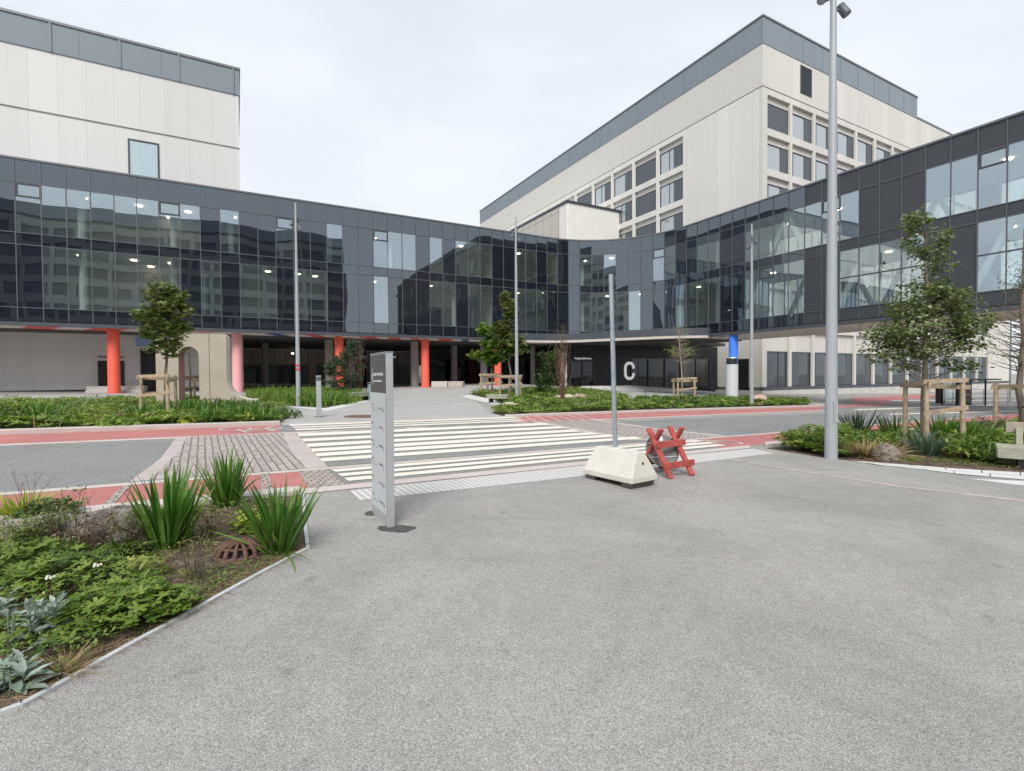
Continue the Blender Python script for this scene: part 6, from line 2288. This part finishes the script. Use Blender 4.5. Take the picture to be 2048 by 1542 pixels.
def mound(px, py, r, h, n, mt, label, name='leafy_mound', s=(.05, .1), T=PALM7, v=(.2, 1), dd=None, cat='plant', group=None):
    p = gp(px, py) if dd is None else at(px, py, dd)
    p.z = float(gz(p.x, p.y))
    t_ = plant(name, p, label, cat, group)
    d = rng.normal(0, 1, (n, 3)); d /= np.linalg.norm(d, axis=1, keepdims=True); d[:, 2] = np.abs(d[:, 2])
    rr = U(n, .7, 1.05)[:, None]
    pos = np.array([p.x, p.y, p.z])[None] + d * rr * np.array([r, r, h])[None]
    ax = d + rng.normal(0, .5, (n, 3))
    nr = d + rng.normal(0, .35, (n, 3))
    lf = LF(); lf.add(T, pos, basis(np.cross(nr, rng.normal(0, 1, (n, 3))), nr), U(n, *s), v[0] + (v[1] - v[0]) * rng.random(n)); lf.build('leaves', VM[mt], t_)
    return t_


mound(372, 852, .22, .28, 130, 'lime', 'pale lime round plant below the arch sculpture', s=(.05, .09))
mound(487, 846, .22, .34, 130, 'lime', 'pale lime round plant right of the arch sculpture', s=(.05, .09))
mound(240, 856, .55, .30, 220, 'fresh', 'wide bright leafy plant at the kerb of the left bed')
mound(572, 835, .55, .34, 200, 'deep', 'dark leafy plant at the right tip of the left bed', s=(.06, .12), T=LEAF)
mound(520, 828, .5, .5, 160, 'mauve', 'pinkish grey flowering plant below the swept foot of the arch', s=(.03, .07), T=SMALL)
mound(8, 845, .5, .45, 200, 'deep', 'dark shrub at the far left edge of the left bed', s=(.05, .1), T=LEAF, v=(0, .5))

# bed behind the arch
lf = LF()
cover_layer(lf, BED_MID, 60, SMALL, .08, .17, .45, 0, .5, 4, (-.3, .9))
P = scatter(BED_MID, 60); G = onground(P); n = len(G); s = U(n, .35, .75)
lf.add(GRASS, G, rotz(U(n, 0, 6.28)) @ rotx(rng.normal(-.1, .2, n)), np.column_stack([s * 2.2, s * .6, s]), U(n, .3, 1))
o = lf.build('ground_cover', VM['fresh']); tag(o, 'light grassy planting behind the arch sculpture', 'ground cover', None, 'stuff')
GI2 = 'iris tufts by the left lamp post'
for i, (x, y) in enumerate([(615, 808), (632, 810), (650, 808), (668, 806), (685, 806), (700, 800), (610, 800), (585, 806)]):
    o = copy_tree(protos[i % 3]); o.location = gp(x, y + 3); o.rotation_euler.z = random.uniform(0, 6.28)
    o['label'] = 'green iris tuft in the bed by the left lamp post'; o['group'] = GI2
    o.scale = (1.1, 1.1, 1.0)
mound(667, 808, .35, .25, 110, 'lime', 'lime yellow plant in front of the pine', s=(.06, .1))

# middle beds
lf = LF()
cover_layer(lf, BED_A, 85, PALM, .07, .15, .40, 0, .8, 2, (-.4, .5), hmin=.15, keep=-.3)
cover_layer(lf, BED_A, 60, SMALL, .06, .13, .44, 0, .9, 5, (-.3, .9), hmin=.1, keep=-.25)
cover_layer(lf, BED_B, 60, PALM, .07, .15, .34, 0, .8, 8, (-.4, .5), hmin=.15, keep=-.2)
cover_layer(lf, BED_B, 55, SMALL, .06, .13, .40, 0, .9, 9, (-.3, .9), vlo=.3, keep=-.25, hmin=.1)
P = scatter(BED_B, 26); P = P[vnoise(P, .5, 4) > -.05]; G = onground(P); n = len(G); s = U(n, .35, .7)
lf.add(GRASS, G, rotz(U(n, 0, 6.28)) @ rotx(rng.normal(-.1, .2, n)), np.column_stack([s * 2.2, s * .6, s]), U(n, .3, 1))
o = lf.build('ground_cover', VM['cover']); tag(o, 'low green planting of the middle beds before the entrance', 'ground cover', None, 'stuff')
mound(1295, 814, .8, .62, 260, 'deep', 'rounded dark shrub in the front strip before the entrance', s=(.06, .12), T=LEAF, dd=26)


# ---------------------------------------------------------------- trees
def limb(b, a, c, r0, r1, k=5, wob=.05, sag=0.0):
    pts = []
    L_ = (c - a).length
    for i in range(k + 1):
        t = i / k
        q = a.lerp(c, t) + Vector((random.gauss(0, wob), random.gauss(0, wob), random.gauss(0, wob * .5))) * L_ * (.25 if 0 < i < k else 0)
        q.z += sag * L_ * math.sin(math.pi * t)
        pts.append(q)
    b.tube(pts, [r0 + (r1 - r0) * i / k for i in range(k + 1)], 6, cap=False)
    return pts


def tree(loc, label, H, r0, clumps, leaf, lmat, lsize, bark='bark', tip=None, per=14, name='young_tree', spray=.16, lean=(0, 0), cat='tree', group=None, limbs=.35, pitch=(-.7, .5)):
    """clumps: (x, y, z, rx, ry, rz, sprays) relative to the foot"""
    p = Vector(loc)
    t_ = thing(name, p, label, cat, group)
    b = MB()
    top = p + Vector((lean[0], lean[1], H))
    pts = []
    for i in range(9):
        t = i / 8
        pts.append(p.lerp(top, t) + Vector((random.gauss(0, .012), random.gauss(0, .012), 0)) * H * (.5 if 0 < i < 8 else 0) - Vector((0, 0, .1 if i == 0 else 0)))
    b.tube(pts, [r0 * (1.15 if i == 0 else 1) * (1 - .82 * (i / 8)) + .004 for i in range(9)], 12)
    b.build('trunk', VM[bark], t_)
    b = MB(); anchors = []
    for (cx, cy, cz, rx_, ry_, rz_, m_) in clumps:
        d = rng.normal(0, 1, (m_, 3)); d /= np.linalg.norm(d, axis=1, keepdims=True)
        rr = rng.random(m_) ** .42
        A = np.array([cx, cy, cz]) + d * rr[:, None] * np.array([rx_, ry_, rz_])
        for j in range(m_):
            q = p + Vector(A[j])
            anchors.append(q)
            if random.random() < limbs:
                zz = max(.32 * H, min(H * .97, (A[j][2] - random.uniform(.15, .55) * max(.4, math.hypot(A[j][0], A[j][1])))))
                s_ = p.lerp(top, zz / H)
                limb(b, s_, q, max(.004, r0 * .22 * (1 - zz / H) + .004), .003, 4, .10, -.03)
    if b.v: b.build('branches', VM[bark if bark != 'bark' else 'bark'], t_)
    lf = LF()
    A = np.array([tuple(q) for q in anchors])
    n = len(A) * per
    ctr_ = np.repeat(A, per, axis=0)
    pos = ctr_ + rng.normal(0, spray * .55, (n, 3)) * np.array([1, 1, .7])
    out_ = pos - np.array([p.x, p.y, 0])[None]
    az = np.arctan2(out_[:, 1], out_[:, 0]) + rng.normal(0, .9, n)
    base_v = np.repeat(rng.random(len(A)), per) * .55
    zrel = (pos[:, 2] - ctr_[:, 2]) / spray
    v = base_v + .3 * rng.random(n) + .08
    v = np.where(rng.random(n) < .05, 1.0, v)
    lf.add(leaf, pos, leaf_rot(n, pitch[0], pitch[1], az, .45), U(n, lsize * .7, lsize * 1.25), v)
    lf.build('crown', VM[lmat], t_)
    return t_


MT = at(1849, 890, 11.5); MT.z = float(gz(MT.x, MT.y))
cl = [(0, 0, 2.75, 1.0, .95, .45, 90), (-.70, .1, 2.70, .55, .55, .42, 46), (.72, .1, 2.85, .55, .55, .45, 50), (-.85, 0, 2.55, .45, .45, .25, 20), (1.0, 0, 3.0, .34, .4, .36, 26), (.95, 0, 2.7, .35, .4, .25, 14),
      (0, 0, 3.35, .85, .75, .35, 56), (-.45, 0, 3.2, .5, .5, .35, 30), (.55, 0, 3.35, .5, .5, .35, 30), (0, 0, 3.75, .45, .42, .22, 22), (.3, 0, 3.62, .4, .4, .25, 14), (0, 0, 2.32, .85, .7, .22, 34), (-.85, 0, 2.2, .5, .4, .14, 12), (.9, 0, 2.4, .45, .4, .16, 14), (-1.1, 0, 2.33, .25, .3, .12, 8),
      (-.10, 0, 4.45, .15, .15, .45, 15), (-.26, 0, 4.85, .17, .16, .35, 16), (-.42, 0, 5.05, .10, .1, .16, 5), (-.22, 0, 5.35, .19, .18, .30, 22), (.28, 0, 4.55, .13, .13, .32, 11), (.32, 0, 4.9, .17, .15, .22, 11), (.36, 0, 4.2, .2, .2, .10, 7),
      (.75, 0, 1.95, .36, .3, .1, 10), (.45, 0, 1.98, .25, .25, .1, 5), (-.55, 0, 1.92, .3, .3, .1, 7), (-.95, 0, 2.08, .2, .2, .08, 4), (1.0, 0, 1.98, .18, .2, .08, 4)]
cl = [q[:6] + (max(3, int(q[6] * .74)),) for q in cl]
tree(MT, 'leafy young maple with a two pronged top in the near right bed', 5.0, .072, cl, T_leaf(.75, .08, .2), 'maple', .088, per=18, spray=.16, limbs=.45)
stake_frame((MT.x + .02, MT.y - .05, MT.z), .95, 1.62, 'tall timber stakes round the leafy maple in the near right bed', rz=.15)
# right edge tree, almost bare
RT = at(2040, 850, 13.0); RT.z = float(gz(RT.x, RT.y))
cl = [(-.5, 0, 2.4, .5, .5, .5, 20), (-.7, 0, 3.1, .45, .4, .5, 18), (-.2, 0, 3.2, .5, .5, .7, 16), (.3, 0, 2.8, .6, .5, .8, 26), (-.3, 0, 4.2, .5, .5, .5, 20), (.4, 0, 4.2, .5, .5, .6, 20), (0, 0, 5.0, .3, .3, .5, 12)]
tree(RT, 'thin sparsely leaved tree at the right picture edge', 5.6, .085, cl, SMALL, 'olive', .06, per=9, spray=.16, limbs=.95, lean=(.06, 0))
stake_frame((RT.x, RT.y, RT.z), .95, 1.6, 'timber stakes of the sparse tree behind the bench', rz=.5)
# left bed tree
LT = gp(333, 840)
dL = LT.y
mL = dL / 1000.
cl = [(0, 0, 2.75, .62, .6, .45, 80), (-.42, 0, 3.15, .5, .45, .30, 44), (.30, 0, 3.3, .55, .5, .33, 50), (-.05, 0, 3.65, .55, .5, .28, 50), (-.1, 0, 3.95, .42, .4, .16, 22), (.5, 0, 2.85, .35, .35, .16, 14), (-.45, 0, 2.65, .35, .3, .2, 14), (.05, 0, 2.15, .42, .4, .3, 34), (.6, 0, 3.7, .22, .2, .12, 6)]
tree(LT, 'dense round crowned young tree in front of the concrete arch', 3.6, .055, cl, PALM, 'olive', .085, per=7, spray=.15, limbs=.4)
stake_frame((LT.x, LT.y, LT.z), .95, 1.35, 'timber stakes round the dense young tree by the concrete arch', rz=-.2)
AT = at(381, 803, dL + 6.5); AT.z = float(gz(AT.x, AT.y))
cl = [(0, 0, 2.4, .5, .5, .9, 40)]
tree(AT, 'small bare tree seen through the concrete arch', 3.6, .04, cl, SMALL, 'olive', .03, per=1, limbs=1.0)
stake_frame((AT.x + .1, AT.y, AT.z), 1.0, 1.2, 'timber stakes seen through the concrete arch', rz=.2)
# pair before the wing
T4 = at(984, 800, 31.5); T4.z = float(gz(T4.x, T4.y))
cl = [(0, 0, 2.4, .45, .45, .55, 50), (-.1, 0, 3.2, .40, .4, .45, 40), (-.35, 0, 3.95, .45, .4, .3, 20), (-.9, 0, 2.5, .55, .4, .18, 16), (.35, 0, 2.3, .4, .4, .2, 16), (-.5, 0, 4.2, .25, .25, .2, 8)]
tree(T4, 'shorter fresh green young tree left of the middle lamp post', 4.2, .05, cl, PALM, 'fresh', .16, per=8, spray=.22, limbs=.4)
stake_frame((T4.x - .1, T4.y, T4.z), 1.2, 1.3, 'timber stakes of the shorter fresh green tree', rz=.1)
T5 = at(1022, 803, 29.5); T5.z = float(gz(T5.x, T5.y))
cl = [(-.3, 0, 3.2, .8, .7, .7, 90), (.2, 0, 2.9, .7, .6, .5, 50), (-.5, 0, 4.1, .5, .45, .4, 30), (-.15, 0, 4.6, .35, .35, .7, 34), (-.2, 0, 5.5, .28, .28, .5, 20), (-.35, 0, 6.1, .12, .12, .3, 6), (.1, 0, 5.4, .14, .14, .4, 8), (-.9, 0, 3.9, .3, .3, .4, 12), (.6, 0, 3.3, .35, .35, .4, 14)]
tree(T5, 'taller pointed olive green tree touching the middle lamp post', 5.6, .055, cl, PALM, 'olive', .15, per=8, spray=.22, limbs=.4, lean=(-.2, 0))
stake_frame((T5.x, T5.y, T5.z), 1.2, 1.3, 'timber stakes of the taller olive green tree', rz=-.1)
T6 = at(1366, 808, 28.0); T6.z = float(gz(T6.x, T6.y))
cl = [(-.25, 0, 3.1, .75, .7, .7, 60), (.4, 0, 2.9, .55, .5, .6, 36), (-.1, 0, 4.0, .55, .5, .6, 40), (-.5, 0, 2.9, .35, .35, .3, 20)]
tree(T6, 'slender half bare tree before the dark entrance glass', 4.4, .05, cl, SMALL, 'lime', .07, 'pale', per=3, spray=.14, limbs=1.0, lean=(-.25, 0))
stake_frame((T6.x - .1, T6.y, T6.z), 1.1, 1.45, 'timber stakes of the half bare tree before the entrance', rz=.3)


# evergreen and bushy shrubs near the passage
def needle_tree(px, py, dd, H, W, label, n=260, mt='pine', name='pine_tree', per=70, nl=.16):
    p = at(px, py, dd); p.z = float(gz(p.x, p.y))
    t_ = thing(name, p, label, 'tree')
    b = MB(); b.tube([p - Vector((0, 0, .1)), p + Vector((0, 0, H * .95))], [.06, .012], 8); b.build('trunk', VM['twig'], t_)
    b = MB(); A = []
    for i in range(n // 4):
        z = H * random.uniform(.10, .98); a = random.uniform(0, 6.283)
        rr = W * (1 - (z / H) ** 2.2) ** .5 * random.uniform(.35, 1.0) * (1.0 if z > .3 * H else .8)
        s_ = p + Vector((0, 0, z * .82)); e = p + Vector((math.cos(a) * rr, math.sin(a) * rr, z))
        b.tube([s_, s_.lerp(e, .6) - Vector((0, 0, .05)), e], [.014, .009, .004], 5, cap=False)
        for f_ in (1.0, .8, .62, .9): A.append(s_.lerp(e, f_) + Vector((random.gauss(0, .05), random.gauss(0, .05), random.gauss(.03, .04))))
    b.build('branches', VM['twig'], t_)
    A = np.array([tuple(q) for q in A]); m_ = len(A) * (per // 4)
    d = rng.normal(0, 1, (m_, 3)); d[:, 2] = np.abs(d[:, 2]) * 1.0 + .15; d /= np.linalg.norm(d, axis=1, keepdims=True)
    lf = LF()
    lf.add(T_leaf(.16, .0, .05), np.repeat(A, per // 4, axis=0), basis(d, rng.normal(0, 1, (m_, 3))), U(m_, nl * .7, nl * 1.2), rng.random(m_))
    lf.build('foliage', VM[mt], t_)
    return t_


needle_tree(702, 798, 29.0, 3.3, 1.05, 'dark green pine standing in front of the coral column', nl=.17)
needle_tree(672, 798, 29.6, 2.3, .95, 'smaller dark pine left of the taller one', nl=.17)
twiggy(722, 795, 3.9, .75, 16, 'bare reddish shrub rising behind the dark pine', 'red', 'mauve', dd=30.5, nl=300, ls=.07, r=.016, up=.45, name='bare_shrub')


def bush(px, py, dd, clumps, leaf, mt, size, label, per=9, name='shrub', spray=.2, H=2.5):
    p = at(px, py, dd); p.z = float(gz(p.x, p.y))
    return tree(p, label, H, .035, clumps, leaf, mt, size, 'twig', per=per, spray=spray, limbs=.5, name=name, cat='shrub')


bush(1100, 800, 31.0, [(-.3, 0, 1.0, .7, .6, .6, 60), (.1, 0, 1.8, .8, .6, .7, 70), (-.2, 0, 2.5, .6, .5, .4, 30), (.4, 0, 1.0, .6, .5, .6, 40), (-.55, 0, .55, .6, .5, .35, 34), (.3, 0, 2.7, .4, .4, .3, 14)], LEAF, 'deep', .13, 'big grey green shrub left of the black entrance')
twiggy(1126, 812, 4.2, .40, 46, 'tall narrow bundle of reddish brown stems before the entrance', 'red', 'olive', dd=25.0, nl=520, ls=.055, r=.011, up=.12, name='columnar_shrub')
bush(1372, 812, 26.0, [(0, 0, .3, 1.2, .8, .25, 50)], LEAF, 'deep', .12, 'low dark shrub at the foot of the half bare tree', H=.4)
CLOUD = (4.35, 4.58, 4.9)
SUN_E = 2.0
EXPO = 0.75
# ================================================================ sky and light
w = bpy.data.worlds.new('World')
sc.world = w
w.use_nodes = True
nt = w.node_tree
nt.nodes.clear()
L = nt.links.new
SUN = Vector((-.08, -.70, .72)).normalized()
sky = N(nt, 'ShaderNodeTexSky', sky_type='NISHITA')
sky.sun_disc = False
sky.sun_elevation = math.asin(SUN.z)
sky.sun_rotation = math.atan2(SUN.x, SUN.y)
sky.air_density = 1.0; sky.dust_density = 1.5
tc = N(nt, 'ShaderNodeTexCoord')
mp = N(nt, 'ShaderNodeMapping'); mp.inputs['Scale'].default_value = (1.0, 1.0, 2.4)
L(tc.outputs['Generated'], mp.inputs['Vector'])
nz = N(nt, 'ShaderNodeTexNoise', i_Scale=1.6, i_Detail=7.0, i_Roughness=.55, i_Distortion=.4)
L(mp.outputs[0], nz.inputs['Vector'])
mr = N(nt, 'ShaderNodeMapRange'); mr.inputs[1].default_value = .3; mr.inputs[2].default_value = .7; mr.inputs[3].default_value = .95; mr.inputs[4].default_value = 1.07
L(nz.outputs['Fac'], mr.inputs[0])
cl = N(nt, 'ShaderNodeVectorMath', operation='SCALE'); cl.inputs[0].default_value = CLOUD
L(mr.outputs[0], cl.inputs['Scale'])
cv_ = N(nt, 'ShaderNodeMapRange'); cv_.inputs[1].default_value = .25; cv_.inputs[2].default_value = .6; cv_.inputs[3].default_value = .80; cv_.inputs[4].default_value = .96
L(nz.outputs['Fac'], cv_.inputs[0])
mx = N(nt, 'ShaderNodeMix', data_type='RGBA'); L(cv_.outputs[0], mx.inputs[0]); L(sky.outputs[0], mx.inputs[6]); L(cl.outputs[0], mx.inputs[7])
bg = N(nt, 'ShaderNodeBackground', i_Strength=.12)
L(mx.outputs[2], bg.inputs['Color'])
ow = N(nt, 'ShaderNodeOutputWorld'); L(bg.outputs[0], ow.inputs[0])
sl_ = bpy.data.lights.new('sun', 'SUN'); sl_.energy = SUN_E; sl_.angle = R(28); sl_.color = (1.0, .96, .90)
so_ = bpy.data.objects.new('sun', sl_); COL.objects.link(so_)
so_.rotation_euler = SUN.to_track_quat('Z', 'Y').to_euler()
so_.location = (20, -20, 40)
sc.view_settings.view_transform = 'Standard'
sc.view_settings.look = 'None'
sc.view_settings.exposure = EXPO
sc.view_settings.gamma = 1
sc.cycles.max_bounces = 8
sc.cycles.transparent_max_bounces = 16
sc.cycles.glossy_bounces = 4
sc.cycles.sample_clamp_indirect = 6
sc.cycles.use_denoising = True
